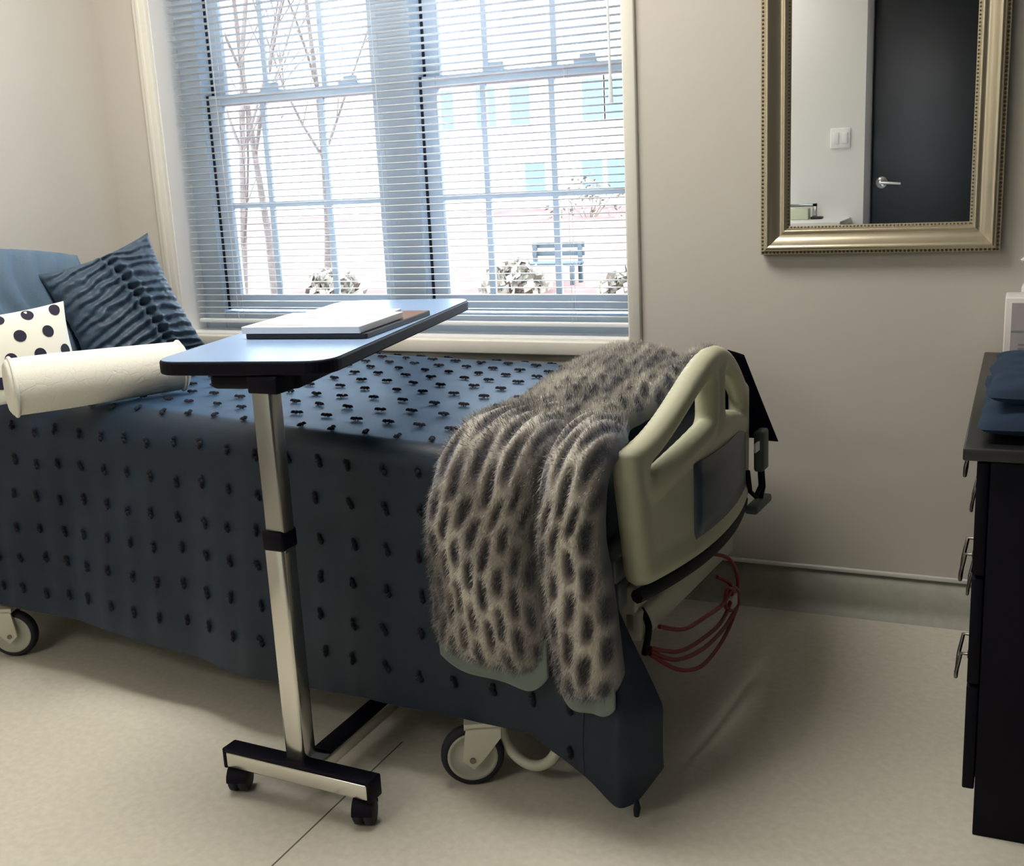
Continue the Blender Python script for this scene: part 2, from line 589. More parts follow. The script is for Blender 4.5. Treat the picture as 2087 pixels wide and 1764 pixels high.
def bbox(mb, lo, hi, bev=0.0, mi=0, seg=2):
    """box given in bed coordinates"""
    bm = bmesh.new()
    bmesh.ops.create_cube(bm, size=1.0)
    for v in bm.verts:
        v.co = Vector([(lo[i] + hi[i]) / 2 + v.co[i] * (hi[i] - lo[i]) for i in range(3)])
    if bev > 0:
        bmesh.ops.bevel(bm, geom=list(bm.edges), offset=bev, segments=seg, affect='EDGES', profile=0.5)
    for v in bm.verts:
        v.co = B(*v.co)
    bmesh.ops.recalc_face_normals(bm, faces=list(bm.faces))
    mb.bm(bm, mi, bev > 0 and seg > 1)
    return mb


bed = empty('hospital_bed', B(1.0, 0.4, 0), 'hospital bed with a cream moulded footboard standing under the window', 'bed')
k = MB()
bbox(k, (0.085, 0.05, 0.47), (2.04, 0.83, 0.645), 0.06, seg=4)
k.build('mattress', M_mattress, bed)
k = MB()
for t in (0.10, 0.76):
    bbox(k, (0.06, t - 0.03, 0.36), (2.05, t + 0.03, 0.42), 0.008)
    bbox(k, (0.28, t - 0.025, 0.16), (1.85, t + 0.025, 0.21), 0.008)
for s_ in (0.10, 0.7, 1.3, 1.95):
    bbox(k, (s_ - 0.025, 0.08, 0.37), (s_ + 0.025, 0.78, 0.415), 0.006)
for s_ in (0.38, 1.72):
    bbox(k, (s_ - 0.025, 0.0, 0.155), (s_ + 0.025, 0.86, 0.205), 0.006)
for t in (0.12, 0.74):
    for (sa, sb) in ((0.45, 0.85), (1.65, 1.25)):
        k.tube([B(sa, t, 0.2), B(sb, t, 0.38)], 0.02, 8)
bbox(k, (0.06, 0.05, 0.42), (2.05, 0.85, 0.47), 0.006)
k.build('bed_frame', M_frame, bed)
# headboard, low behind the pillows
k = MB()
bbox(k, (2.097, 0.05, 0.35), (2.118, 0.80, 0.84), 0.009, seg=3)
k.build('headboard', M_cream, bed)


# --- footboard: signed-distance outline with two hand slots, bowed in plan
TC, HWT, KB = 0.38, 0.375, 0.40


def fb_ztop(t):
    q = np.clip((t - TC) / 0.37, -1, 1)
    return 0.692 + 0.138 * (0.5 + 0.5 * np.cos(PI * q))


def fb_s(t):
    return -0.016 + KB * (t - TC) ** 2


def poly_sdf(px, py, poly):
    poly = np.array(poly)
    d = np.full(px.shape, 1e9)
    inside = np.zeros(px.shape, bool)
    n = len(poly)
    for i in range(n):
        a, b = poly[i], poly[(i + 1) % n]
        ex, ey = b - a
        wx, wy = px - a[0], py - a[1]
        h = np.clip((wx * ex + wy * ey) / (ex * ex + ey * ey + 1e-12), 0, 1)
        d = np.minimum(d, np.hypot(wx - ex * h, wy - ey * h))
        c = ((a[1] > py) != (b[1] > py)) & (px < (b[0] - a[0]) * (py - a[1]) / (b[1] - a[1] + 1e-12) + a[0])
        inside ^= c
    return np.where(inside, -d, d)


def round_poly(poly, r, n=5):
    out = []
    m = len(poly)
    for i in range(m):
        p0, p1, p2 = Vector(poly[i - 1]), Vector(poly[i]), Vector(poly[(i + 1) % m])
        rr = min(r, (p0 - p1).length * 0.45, (p2 - p1).length * 0.45)
        a, b = p1 + (p0 - p1).normalized() * rr, p1 + (p2 - p1).normalized() * rr
        for j in range(n + 1):
            q = j / n
            out.append(tuple(a * (1 - q) ** 2 + p1 * 2 * q * (1 - q) + b * q * q))
    return out


tl = np.linspace(TC - HWT + 0.01, TC + HWT - 0.01, 25)
outer = [(TC - HWT + 0.045, 0.415), (TC + HWT - 0.045, 0.415)] + [(t, float(fb_ztop(np.array(t)))) for t in tl[::-1]]
outer = round_poly(outer, 0.035)
slots = []
for sg in (-1, 1):
    tin, tout = 0.045, 0.285
    topl = [(TC + sg * q, float(fb_ztop(np.array(TC + sg * q))) - 0.058) for q in np.linspace(tin, tout, 9)]
    botl = [(TC + sg * q, 0.628 + 0.06 * (1 - (q - tin) / (tout - tin)) ** 0.8) for q in np.linspace(tout, tin, 9)]
    topl = [(a, max(bz, 0.628 + 0.012)) for a, bz in topl]
    slots.append(round_poly(topl + botl, 0.012))

hgrid = 0.006
gt = np.arange(-0.04, 0.81, hgrid)
gz = np.arange(0.38, 0.86, hgrid)
PT, PZ = np.meshgrid(gt, gz, indexing='ij')


def fb_sd(px, pz):
    d = poly_sdf(px, pz, outer)
    for sl in slots:
        d = np.maximum(d, -poly_sdf(px, pz, sl))
    return d


D = fb_sd(PT, PZ)
keepv = D < hgrid * 0.6
cells = keepv[:-1, :-1] & keepv[1:, :-1] & keepv[1:, 1:] & keepv[:-1, 1:]
used = np.zeros(D.shape, bool)
cnt = np.zeros(D.shape, int)
for di in (0, 1):
    for dj in (0, 1):
        cnt[di:di + cells.shape[0], dj:dj + cells.shape[1]] += cells
used = cnt > 0
bnd = used & (cnt < 4)
QT, QZ = PT.copy(), PZ.copy()
for _ in range(4):
    e_ = 1e-4
    d0 = fb_sd(QT, QZ)
    gx = (fb_sd(QT + e_, QZ) - fb_sd(QT - e_, QZ)) / (2 * e_)
    gy = (fb_sd(QT, QZ + e_) - fb_sd(QT, QZ - e_)) / (2 * e_)
    QT = np.where(bnd, QT - gx * d0 * 0.9, QT)
    QZ = np.where(bnd, QZ - gy * d0 * 0.9, QZ)
Dq = fb_sd(QT, QZ)
RT = 0.024                                           # half thickness at the rim tube
dep = np.clip(-Dq, 0, None)
round_ = np.sqrt(np.clip(1 - (1 - np.clip(dep / RT, 0, 1)) ** 2, 0, 1))
flat = 1 - 0.35 * np.clip((dep - 0.028) / 0.03, 0, 1)
half = RT * round_ * flat
half[bnd] = 0
idx_o, idx_i = {}, {}
k = MB()
verts, faces = [], []
ii, jj = np.nonzero(used)
for i, j in zip(ii, jj):
    s0 = float(fb_s(QT[i, j]))
    if bnd[i, j]:
        idx_o[i, j] = idx_i[i, j] = len(verts)
        verts.append(B(s0, QT[i, j], QZ[i, j]))
    else:
        idx_o[i, j] = len(verts)
        verts.append(B(s0 - half[i, j], QT[i, j], QZ[i, j]))
        idx_i[i, j] = len(verts)
        verts.append(B(s0 + half[i, j], QT[i, j], QZ[i, j]))
for i, j in zip(*np.nonzero(cells)):
    q = [(i, j), (i + 1, j), (i + 1, j + 1), (i, j + 1)]
    faces.append([idx_o[a] for a in q])
    faces.append([idx_i[a] for a in q[::-1]])
k.add(verts, faces, 0, True)
foot = k.build('footboard', M_cream, bed)
# inset panel on the outer face and the bumper strip below it
k = MB()
P = np.array([[B(float(fb_s(t)) - 0.0195, t, zz) for zz in np.linspace(0.435, 0.615, 4)] for t in np.linspace(0.25, 0.66, 12)])
k.grid(P, 0, True)
ip = k.build('inset_panel', M_inset, foot)
ip['label'] = 'blue-grey inset panel'
sm = ip.modifiers.new('thick', 'SOLIDIFY')
sm.thickness = 0.006
k = MB()
pts = [B(float(fb_s(t)) - 0.006, t, 0.402) for t in np.linspace(0.055, 0.73, 16)]
k.tube(pts, 0.014, 8)
k.build('bumper_strip', M_rubber, foot)['label'] = 'black rubber edge strip'
k = MB()
P = []
bbox(k, (0.03, 0.10, 0.285), (0.075, 0.68, 0.355), 0.012, seg=3)
bbox(k, (0.04, 0.10, 0.30), (0.10, 0.16, 0.40), 0.008)
bbox(k, (0.04, 0.62, 0.30), (0.10, 0.68, 0.40), 0.008)
k.build('foot_crossbar', M_cream2, bed)


def bed_caster(s, t, swing, nm='caster'):
    """fork with a wheel of 125 mm; the wheel axis is tangent-turned by swing"""
    ax = (Vv * math.cos(swing) + U * math.sin(swing)).normalized()
    dr = Vector((-ax.y, ax.x, 0))
    c = B(s, t, 0.064)
    stem = c + dr * 0.03 + Vector((0, 0, 0.0))
    f = MB()
    for sg in (-1, 1):
        o = ax * (0.022 * sg)
        pl = [(-0.020, 0.0), (0.002, -0.020), (0.022, 0.0), (0.058, 0.045), (0.058, 0.070), (-0.010, 0.070), (-0.014, 0.045)]
        va = [c + o + dr * a + Vector((0, 0, b)) for a, b in pl]
        vb = [p + ax * (0.006 * sg) for p in va]
        n = len(pl)
        f.add(va + vb, [list(range(n)), list(range(2 * n - 1, n - 1, -1))] + [[i, (i + 1) % n, n + (i + 1) % n, n + i] for i in range(n)])
    va = [(-0.014, 0.066), (0.060, 0.066), (0.060, 0.078), (-0.014, 0.078)]
    q = [c - ax * 0.028 + dr * a + Vector((0, 0, b)) for a, b in va] + [c + ax * 0.028 + dr * a + Vector((0, 0, b)) for a, b in va]
    f.add(q, [[0, 1, 2, 3], [7, 6, 5, 4], [0, 4, 5, 1], [1, 5, 6, 2], [2, 6, 7, 3], [3, 7, 4, 0]])
    f.cyl(stem + Vector((0, 0, 0.075)) + Vv * 0.02, stem + Vector((0, 0, 0.10)) + Vv * 0.03, 0.016, n=14)
    fo = f.build(nm, M_cream2, bed)
    w_ = MB()
    w_.lathe([(0.0001, -0.014), (0.012, -0.0155), (0.014, -0.011), (0.040, -0.0085), (0.044, -0.013), (0.0505, -0.015), (0.0505, 0.015), (0.044, 0.013),
              (0.040, 0.0085), (0.014, 0.011), (0.012, 0.0155), (0.0001, 0.014)], c, ax, 36)
    w_.build('wheel', M_greyhub, fo)
    t_ = MB()
    t_.lathe([(0.049, -0.013), (0.056, -0.0145), (0.0615, -0.011), (0.0638, -0.005), (0.0638, 0.005), (0.0615, 0.011), (0.056, 0.0145), (0.049, 0.013)], c, ax, 40, closed=True)
    t_.build('tyre', M_rubber, fo)
    a_ = MB()
    a_.cyl(c - ax * 0.031, c + ax * 0.031, 0.006, n=10)
    a_.build('axle', M_pull, fo)
    return fo


bed_caster(0.335, -0.062, 0.55 + PI)
bed_caster(1.79, -0.01, 0.5)
bed_caster(0.40, 0.84, -0.2)
bed_caster(1.76, 0.86, 0.3)
# curved cream pedal behind the near foot caster
k = MB()
P = []
for i in range(19):
    a = PI * (1.02 + 0.86 * i / 18)
    P.append(B(0.225 - 0.066 * math.cos(a), -0.02, 0.125 + 0.083 * math.sin(a)))
k.tube(P, [0.011] * 19, 10)
k.build('brake_pedal', M_cream2, bed)

# ------------------------------------------------------------------ coverlet
def edge_r(s):
    return 0.05 + 0.045 * max(0.0, min(1.0, (s - 0.6) / 1.2))


def top_z(s, t):
    z = 0.683 + 0.014 * max(0, min(1, s / 1.6)) - 0.022 * max(0, (s - 1.5)) * (1 - min(1, max(0, t) / 0.9))
    z += 0.006 * math.sin(PI * min(1, max(0, t / 0.92)))
    z += 0.0035 * fbm(s, t, 1.0, 3.0, 3)
    return z


def hem_z(s):
    if s > 0.19:
        return 0.135 + 0.012 * max(0, s - 0.3) + 0.008 * math.sin(5.0 * s)
    q = max(0, (0.19 - s) / 0.19)
    return 0.135 - 0.088 * min(1.0, q * 1.05) ** 0.9 + 0.02 * max(0, q - 1.1)


def t_far(s):
    return 0.905 - 0.05 * max(0.0, s - 1.25)



def cov(s, d):
    """point and rough normal of the coverlet: d = distance over the cloth, 0 at the near top edge, positive towards the window, negative
    down the near side"""
    r = edge_r(s)
    arc = PI / 2 * r
    if d >= r:
        sh = 0.030 * max(0.0, min(1.0, (1.5 - s) / 0.6)) * max(0.0, 1 - (d - r) / 0.35)
        t = d - sh
        z = top_z(s, t) - 0.010 * max(0.0, 1 - s / 0.9) * max(0.0, 1 - (d - r) / 0.3)
        if t > t_far(s) - 0.05:
            q = t - (t_far(s) - 0.05)
            a = min(q / 0.05, PI / 2)
            rest = max(0, q - 0.05 * PI / 2)
            z0 = top_z(s, t_far(s) - 0.05)
            return s, t_far(s) - 0.05 + 0.05 * math.sin(a), z0 - 0.05 * (1 - math.cos(a)) - rest
        return s, t, z
    sh = 0.030 * max(0.0, min(1.0, (1.5 - s) / 0.6))
    t0, z0 = r - sh, top_z(s, r) - 0.010 * max(0.0, 1 - s / 0.9)
    q = r - d
    if q < arc:
        a = q / r
        return s, t0 - r * math.sin(a), z0 - r * (1 - math.cos(a))
    down = q - arc
    zz = z0 - r - down
    fold = 0.014 * fbm(s, 0.3, 4.0, 4.0, 3) * min(1, down / 0.2) + 0.008 * fbm(s * 1.0, zz, 9.0, 5.0, 2) * min(1, down / 0.1)
    flare = 0.045 * min(1, down / 0.5)
    return s, t0 - r - flare + fold, zz


SN = np.concatenate([np.linspace(0.082, 2.02, 170)])
CVL = ('dark teal tufted coverlet spread over the hospital bed', 'bedspread')
k = MB()
NDT = 44
rows = []
for s in SN:
    r = edge_r(s)
    row = []
    for d in np.linspace(t_far(s) + 0.22, r, 46):
        row.append(B(*cov(s, d)))
    arc = PI / 2 * r
    for q in np.linspace(0, arc, 8)[1:]:
        row.append(B(*cov(s, r - q)))
    zt = cov(s, r - arc)[2]
    for i in range(1, NDT + 1):
        down = (zt - hem_z(s)) * i / NDT
        row.append(B(*cov(s, r - arc - down)))
    rows.append(row)
k.grid(np.array(rows), 0, True, flip=True)
# loose corner hanging at the foot end, folding round past the footboard
rows = []
for i in range(22):
    q = i / 21
    row = []
    for j in range(40):
        p = j / 39
        zt = 0.60 - 0.0 * q
        zb = hem_z(0.088 - 0.13 * q) + (0.012 * q - 0.05 * math.sin(PI * min(1, q * 1.0)) * 0.4) * 1.0
        if q > 0.75:
            zb += 0.035 * (q - 0.75) / 0.25
        z_ = zt + (zb - zt) * p
        spread = max(0, min(1, (0.52 - z_) / 0.30))
        s_ = 0.088 - (0.138 * spread ** 0.8 + 0.004) * q
        t_ = cov(0.088, edge_r(0.088) - PI / 2 * edge_r(0.088) - max(0, 0.62 - z_))[1]
        t_ += 0.022 * math.sin(q * 5.2 + 2.0 * p) * spread * q + 0.10 * max(0, q - 0.55) * spread
        row.append(B(s_, t_, z_))
    rows.append(row)
k.grid(np.array(rows), 0, True, flip=True)
k.tube([B(-0.030, -0.088, 0.066), B(-0.031, -0.089, 0.050), B(-0.030, -0.090, 0.034)], [0.004, 0.007, 0.005], 6, 1)
# tufts: short yarn bows on a regular grid
spc = 0.083


def tuft(mb, p, n, ax, sz):
    ay = n.cross(ax).normalized()
    for b_ in range(3):
        c_ = p + ax * ((b_ - 1) * 0.008 + random.uniform(-0.002, 0.002)) * sz + ay * random.uniform(-0.003, 0.003) * sz + n * 0.003
        r1, r2, r3 = 0.0075 * sz, random.uniform(0.0045, 0.007) * sz, 0.0055 * sz
        vs, fs = [], []
        for a in range(4):
            th = PI * a / 3 * 0.5
            for q in range(6):
                ph = 2 * PI * q / 6
                vs.append(c_ + ax * (r1 * math.cos(th) * math.cos(ph)) + ay * (r2 * math.cos(th) * math.sin(ph)) + n * (r3 * math.sin(th)))
        for a in range(3):
            for q in range(6):
                fs.append([a * 6 + q, a * 6 + (q + 1) % 6, (a + 1) * 6 + (q + 1) % 6, (a + 1) * 6 + q])
        mb.add(vs, fs, 1, True)
    for _ in range(10):
        a = random.uniform(0, 2 * PI)
        o = ax * math.cos(a) * 0.010 + ay * math.sin(a) * 0.006
        base = p + o * 0.6 * sz
        tip = p + o * random.uniform(1.1, 1.7) * sz + n * random.uniform(0.004, 0.010)
        sd = n.cross(o).normalized() * 0.0012
        mb.add([base + sd, base - sd, tip], [[0, 1, 2]], 1, False)


ns, ndn = int(2.0 / spc), 22
for i in range(ns + 1):
    s = 0.11 + i * spc
    if s > 2.0:
        continue
    for j in range(-8, 11):
        d = 0.055 + j * spc
        s_, d_ = s + random.uniform(-0.006, 0.006), d + random.uniform(-0.006, 0.006)
        q = cov(s_, d_)
        if q[2] < hem_z(s_) + 0.025 or (s_ < 0.375 and q[2] > 0.25):
            continue
        p = B(*q)
        p2, p3 = B(*cov(s_ + 0.01, d_)), B(*cov(s_, d_ + 0.01))
        ax, ay = (p2 - p).normalized(), (p3 - p).normalized()
        n = ax.cross(ay).normalized()
        if n.dot(Vector((0, -0.5, 0.5))) < 0:
            n = -n
        if d > 0.06:
            tuft(k, p, n, ax, 1.0)
        else:
            tuft(k, p, n, (ax * 0.3 + ay).normalized(), 0.95)
cvo = props(k.build('coverlet', [M_cover, M_tuft]), *CVL)

# ------------------------------------------------------------------ throw
TH = 0.056
th = empty('throw_blanket', B(0.22, 0.4, 0.5), 'grey and cream faux fur throw folded over the foot end of the bed', 'throw blanket')


def throw_edges(b):
    """b: 0 at the far end (t = .86) .. 1 at the near bottom"""
    if b < 0.55:
        q = b / 0.55
        return 0.47 - 0.10 * q - 0.03 * q * q, 0.075 + 0.0 * q
    q = (b - 0.55) / 0.45
    return 0.34 + 0.075 * min(1, q * 2.0) - 0.03 * max(0, q - 0.7), 0.075 - 0.042 * min(1, q * 4.0) - 0.038 * max(0, q - 0.5) / 0.5


ZTB = 0.262


def throw_path(s, b):
    """centre surface of the throw on the coverlet: returns point and normal in bed coordinates"""
    r = edge_r(s) + 0.012
    Ltop = 0.86 - r
    arc = PI / 2 * r
    zt = top_z(s, r) + 0.004
    hang = zt - r - ZTB
    L = Ltop + arc + hang
    x = b * L
    if x < Ltop:
        t = 0.86 - x
        return (s, t, top_z(s, t) + 0.004), (0, 0, 1)
    x -= Ltop
    if x < arc:
        a = x / r
        return (s, r - (r + 0.026) * math.sin(a), zt - r * (1 - math.cos(a))), (0, -math.sin(a), math.cos(a))
    x -= arc
    return (s, -0.026 - 0.052 * min(1, x / 0.45), zt - r - x), (0, -1, 0)


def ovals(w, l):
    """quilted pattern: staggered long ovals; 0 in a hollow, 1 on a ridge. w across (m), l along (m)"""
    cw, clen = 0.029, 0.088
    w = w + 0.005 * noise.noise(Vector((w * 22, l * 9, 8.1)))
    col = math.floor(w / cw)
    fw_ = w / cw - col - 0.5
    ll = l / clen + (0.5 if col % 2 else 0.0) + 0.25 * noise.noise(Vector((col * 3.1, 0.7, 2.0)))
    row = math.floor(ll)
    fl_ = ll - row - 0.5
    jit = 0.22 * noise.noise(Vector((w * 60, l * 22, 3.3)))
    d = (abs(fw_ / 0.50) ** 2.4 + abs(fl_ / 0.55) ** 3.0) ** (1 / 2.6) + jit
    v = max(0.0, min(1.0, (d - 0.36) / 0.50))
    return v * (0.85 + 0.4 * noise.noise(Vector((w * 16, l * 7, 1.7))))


NB, NA = 330, 96
fold_s = 0.165


def throw_point(a, b):
    sl, sr = throw_edges(b)
    s = sl + (sr - sl) * a
    groove_a = 0.66 + 0.03 * math.sin(b * 7.0)
    # two padded lobes, left and right of the fold
    if a < groove_a:
        q = a / groove_a
    else:
        q = (a - groove_a) / (1 - groove_a)
    lobe = (1 - abs(2 * q - 1) ** 2.0)
    lobe = max(0.0, lobe) ** 0.5
    end = min(1.0, (1 - b) / 0.05, b / 0.03)
    lobe *= math.sqrt(max(0, 1 - (1 - end) ** 2)) if end < 1 else 1
    bb = b
    if b > 0.8:
        # the two halves end at different heights
        k_ = (b - 0.8) / 0.2
        off = (0.012 if a < groove_a else -0.018) + 0.006 * math.sin(a * 9.0) + 0.05 * abs(2 * q - 1) ** 4
        bb = b - off * k_
    p, n = throw_path(s, bb)
    w = (sl - s)
    l = bb * 1.42
    sway = 0.012 * noise.noise(Vector((b * 6, a * 2, 5.5))) * (1 if b > 0.6 else 0.3)
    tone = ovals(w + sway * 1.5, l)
    hgt = TH * lobe + 0.004 + 0.011 * (tone - 0.5) * lobe + 0.006 * fbm(w * 12, l * 7, 2.2, 1.0, 2)
    hgt = max(0.004, hgt)
    P_ = B(p[0] - 0.0 + sway, p[1] + n[1] * hgt, p[2] + n[2] * hgt)
    N_ = (Vv * n[1] + Vector((0, 0, n[2]))).normalized()
    return P_, N_, tone, lobe


G = [[throw_point(i / (NA - 1), j / (NB - 1)) for j in range(NB)] for i in range(NA)]
k = MB()
k.grid(np.array([[g[0] for g in row] for row in G]), 0, True, flip=False)
tones = [g[2] * 0.85 * g[3] for row in G for g in row]  # lobe factor paints shade into the fold groove and edges
# short fibres standing on the surface
fv, ff, ft = [], [], []
down = Vector((0, 0, -1))
for _ in range(90000):
    i, j = random.randrange(NA), random.randrange(NB)
    P_, N_, tone, lobe = G[i][j]
    if lobe < 0.35:
        continue
    o = Vector((random.uniform(-1, 1), random.uniform(-1, 1), random.uniform(-1, 1)))
    base = P_ + o * 0.003
    dirv = (N_ + o * 0.55 + (down * 0.5 if N_.z < 0.5 else -Vv * 0.4)).normalized()
    ln = random.uniform(0.007, 0.016)
    sd = dirv.cross(o).normalized() * random.uniform(0.0004, 0.0008)
    b_ = len(fv)
    fv += [base + sd, base - sd, base + dirv * ln]
    ff.append([b_, b_ + 1, b_ + 2])
    tb = min(1, max(0, tone * 0.9 * (0.35 + 0.65 * lobe) + random.uniform(-0.16, 0.16)))  # fibres get the same painted darkening towards the groove
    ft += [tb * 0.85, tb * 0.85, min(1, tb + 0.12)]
k.add(fv, ff, 0, False)
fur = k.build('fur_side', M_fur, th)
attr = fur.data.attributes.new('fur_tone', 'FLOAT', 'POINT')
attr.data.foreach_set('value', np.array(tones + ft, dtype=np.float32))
# lining peeping out below the hem, following the curved end of each half
k = MB()
a_split = 0.655
for (i0, i1) in ((5, 60), (65, 92)):
    rows = []
    for i in range(i0, i1 + 1):
        pb = G[i][NB - 1][0]
        q = (i - i0) / (i1 - i0)
        dz = 0.030 + 0.004 * math.sin(9 * q) if i0 < 20 else 0.020 + 0.012 * q
        rr = pb - P0
        s_, t0_ = rr.dot(U), -0.080
        s_ -= 0.0 if i0 > 20 else 0.004
        rows.append([B(s_, t0_ + 0.004 * math.sin(q * 12) * j / 7, pb.z + 0.05 + (-dz - 0.05) * j / 7) for j in range(8)])
    k.grid(np.array(rows), 0, True)
lo_ = k.build('lining', M_lining, th)
lo_['label'] = 'smooth grey-green lining edge'
sm = lo_.modifiers.new('thick', 'SOLIDIFY')
sm.thickness = 0.008

# ------------------------------------------------------------------ overbed table
tb = empty('overbed_table', (-1.25, 1.64, 0), 'overbed table on a chrome post with a dark edged tabletop beside the bed', 'table')
TZ = 0.886
ang = math.radians(10.4)
ux, uy = Vector((math.cos(ang), math.sin(ang), 0)), Vector((-math.sin(ang), math.cos(ang), 0))
org = Vector((-1.436, 1.588, 0))
MT = Matrix(((ux.x, uy.x, 0, org.x), (ux.y, uy.y, 0, org.y), (0, 0, 1, 0), (0, 0, 0, 1)))
# slightly splayed outline with rounded corners
poly = round_poly([(-0.032, 0.0), (0.328, -0.004), (0.332, 0.925), (-0.028, 0.93)], 0.06, 8)
k = MB()
k.prism(poly, TZ - 0.026, TZ - 0.0005, 0.004, M=MT)
inset = [(0.15 + (x - 0.15) * 0.985, 0.463 + (y - 0.463) * 0.994) for x, y in poly]
top_ = k.build('tabletop', M_blackpl, tb)
top_['label'] = 'tabletop with a black edge'
MB().prism(inset, TZ - 0.0006, TZ + 0.0004, M=MT).build('laminate_face', M_lam, top_)
k = MB()
k.box((-0.13, -0.02, TZ - 0.062), (0.055, 0.30, TZ - 0.027), 0.012, seg=3, M=Matrix.Translation((-1.262, 1.69, 0)) @ Matrix.Rotation(ang, 4, 'Z'))
k.box((-1.278, 1.62, TZ - 0.06), (-1.212, 1.70, TZ - 0.027), 0.004)
k.build('top_bracket', M_blackpl, tb)
k = MB().box((-1.272, 1.622, 0.52), (-1.231, 1.660, TZ - 0.04), 0.004)
k.box((-1.259, 1.6205, 0.835), (-1.238, 1.6225, 0.848))
k.build('inner_post', M_chrome_d, tb)
MB().box((-1.277, 1.618, 0.09), (-1.233, 1.662, 0.545), 0.006).build('outer_post', M_chrome, tb)
k = MB().box((-1.279, 1.616, 0.525), (-1.230, 1.665, 0.565), 0.006)
k.build('collar', M_blackpl, tb)
rot = Matrix.Translation((-1.245, 1.615, 0)) @ Matrix.Rotation(math.radians(-2.5), 4, 'Z')
k = MB()
k.box((-0.170, -0.017, 0.055), (0.170, 0.017, 0.088), 0.003, M=rot)
k.build('base_bar', M_chrome, tb)
k = MB()
k.box((-0.173, -0.0175, 0.0865), (0.173, 0.0225, 0.096), 0.003, M=rot)
k.box((0.169, -0.0175, 0.052), (0.178, 0.0225, 0.096), 0.003, M=rot)
k.box((-0.178, -0.0175, 0.052), (-0.169, 0.0225, 0.096), 0.003, M=rot)
k.build('base_cover', M_blackpl, tb)
k = MB().box((-1.255, 1.64, 0.05), (-1.215, 2.42, 0.082), 0.003)
k.build('base_leg', M_chrome, tb)
MB().box((-1.2555, 1.68, 0.080), (-1.2145, 2.42, 0.089), 0.002).build('leg_cover', M_blackpl, tb)
MB().box((-1.40, 2.40, 0.055), (-1.07, 2.44, 0.088), 0.003).build('rear_bar', M_chrome, tb)


def table_caster(x, y):
    c_ = Vector((x, y, 0.027))
    f_ = MB()
    f_.cyl((x, y, 0.04), (x, y, 0.056), 0.011, n=12)
    a0 = Vector((0.95, 0.31, 0)).normalized()
    prof = [(-0.016, 0.020), (0.016, 0.020)]
    rows = []
    for i in range(13):
        th_ = PI * i / 12
        rr = 0.0275
        rows.append([c_ + Vector((-a0.y, a0.x, 0)) * (rr * math.cos(th_)) + Vector((0, 0, rr * math.sin(th_) + 0.001)) + a0 * q for q in (-0.020, -0.016, 0.016, 0.020)])
    f_.grid(np.array(rows), 0, True)
    fo = f_.build('caster', M_blackpl, tb)
    w_ = MB()
    w_.lathe([(0.0001, -0.021), (0.020, -0.021), (0.026, -0.017), (0.027, -0.004), (0.021, -0.003), (0.021, 0.003), (0.027, 0.004), (0.026, 0.017),
              (0.020, 0.021), (0.0001, 0.021)], c_, a0, 26)
    w_.build('wheel', M_rubber, fo)


for (x, y) in ((-1.398, 1.622), (-1.092, 1.604), (-1.38, 2.42), (-1.09, 2.42)):
    table_caster(x, y)


# magazines on the table
MG = Matrix.Translation((-1.195, 1.885, 0)) @ Matrix.Rotation(math.radians(7.0), 4, 'Z')
fo = empty('folder', MG @ Vector((-0.14, 0.18, TZ)), 'dark folder lying under the white magazine on the overbed table', 'folder')
MB().prism(rrect(-0.262, 0.004, 0.012, 0.355, 0.006, 3), TZ + 0.0008, TZ + 0.011, 0.001, M=MG).build('board_cover', M_darkbook, fo)
k = MB()
k.prism(rrect(-0.05, 0.20, 0.0105, 0.352, 0.002, 2), TZ + 0.0105, TZ + 0.0118, M=MG)
k.build('printed_sheet', M_brownprint, fo)
mg = empty('magazine', MG @ Vector((-0.14, 0.15, TZ + 0.012)), 'white magazine with pale blue print on top of the dark folder', 'magazine')
k = MB()
k.prism(rrect(-0.268, 0.0, 0.0, 0.225, 0.003, 2), TZ + 0.0122, TZ + 0.026, 0.001, M=MG)
k.build('pages', M_paper, mg)
k = MB()
MG2 = MG
k.prism(rrect(-0.11, 0.06, -0.075, 0.20, 0.01, 4), TZ + 0.0258, TZ + 0.0264, M=MG2)
k.prism(rrect(-0.075, 0.16, -0.02, 0.185, 0.008, 4), TZ + 0.0258, TZ + 0.0264, M=MG2)
k.prism(rrect(-0.25, 0.02, -0.13, 0.028, 0.002, 2), TZ + 0.0258, TZ + 0.0263, mi=1, M=MG2)
k.prism(rrect(-0.25, 0.04, -0.15, 0.046, 0.002, 2), TZ + 0.0258, TZ + 0.0263, mi=1, M=MG2)
k.prism(rrect(-0.25, 0.13, -0.16, 0.137, 0.002, 2), TZ + 0.0258, TZ + 0.0263, mi=1, M=MG2)
k.build('cover_print', [M_print, M_print2], mg)
MG3 = MG @ Matrix.Translation((-0.145, 0.232, 0)) @ Matrix.Rotation(math.radians(5), 4, 'Z')
lf = empty('leaflet', MG3 @ Vector((0.05, 0.05, TZ + 0.012)), 'small white leaflet with a blue stripe behind the white magazine on the table', 'leaflet')
MB().prism(rrect(-0.09, 0.0, 0.095, 0.115, 0.002, 2), TZ + 0.0122, TZ + 0.016, M=MG3).build('sheet', M_paper, lf)
MB().prism(rrect(0.02, 0.02, 0.085, 0.05, 0.002, 2), TZ + 0.0158, TZ + 0.0163, M=MG3).build('stripe', M_print, lf)


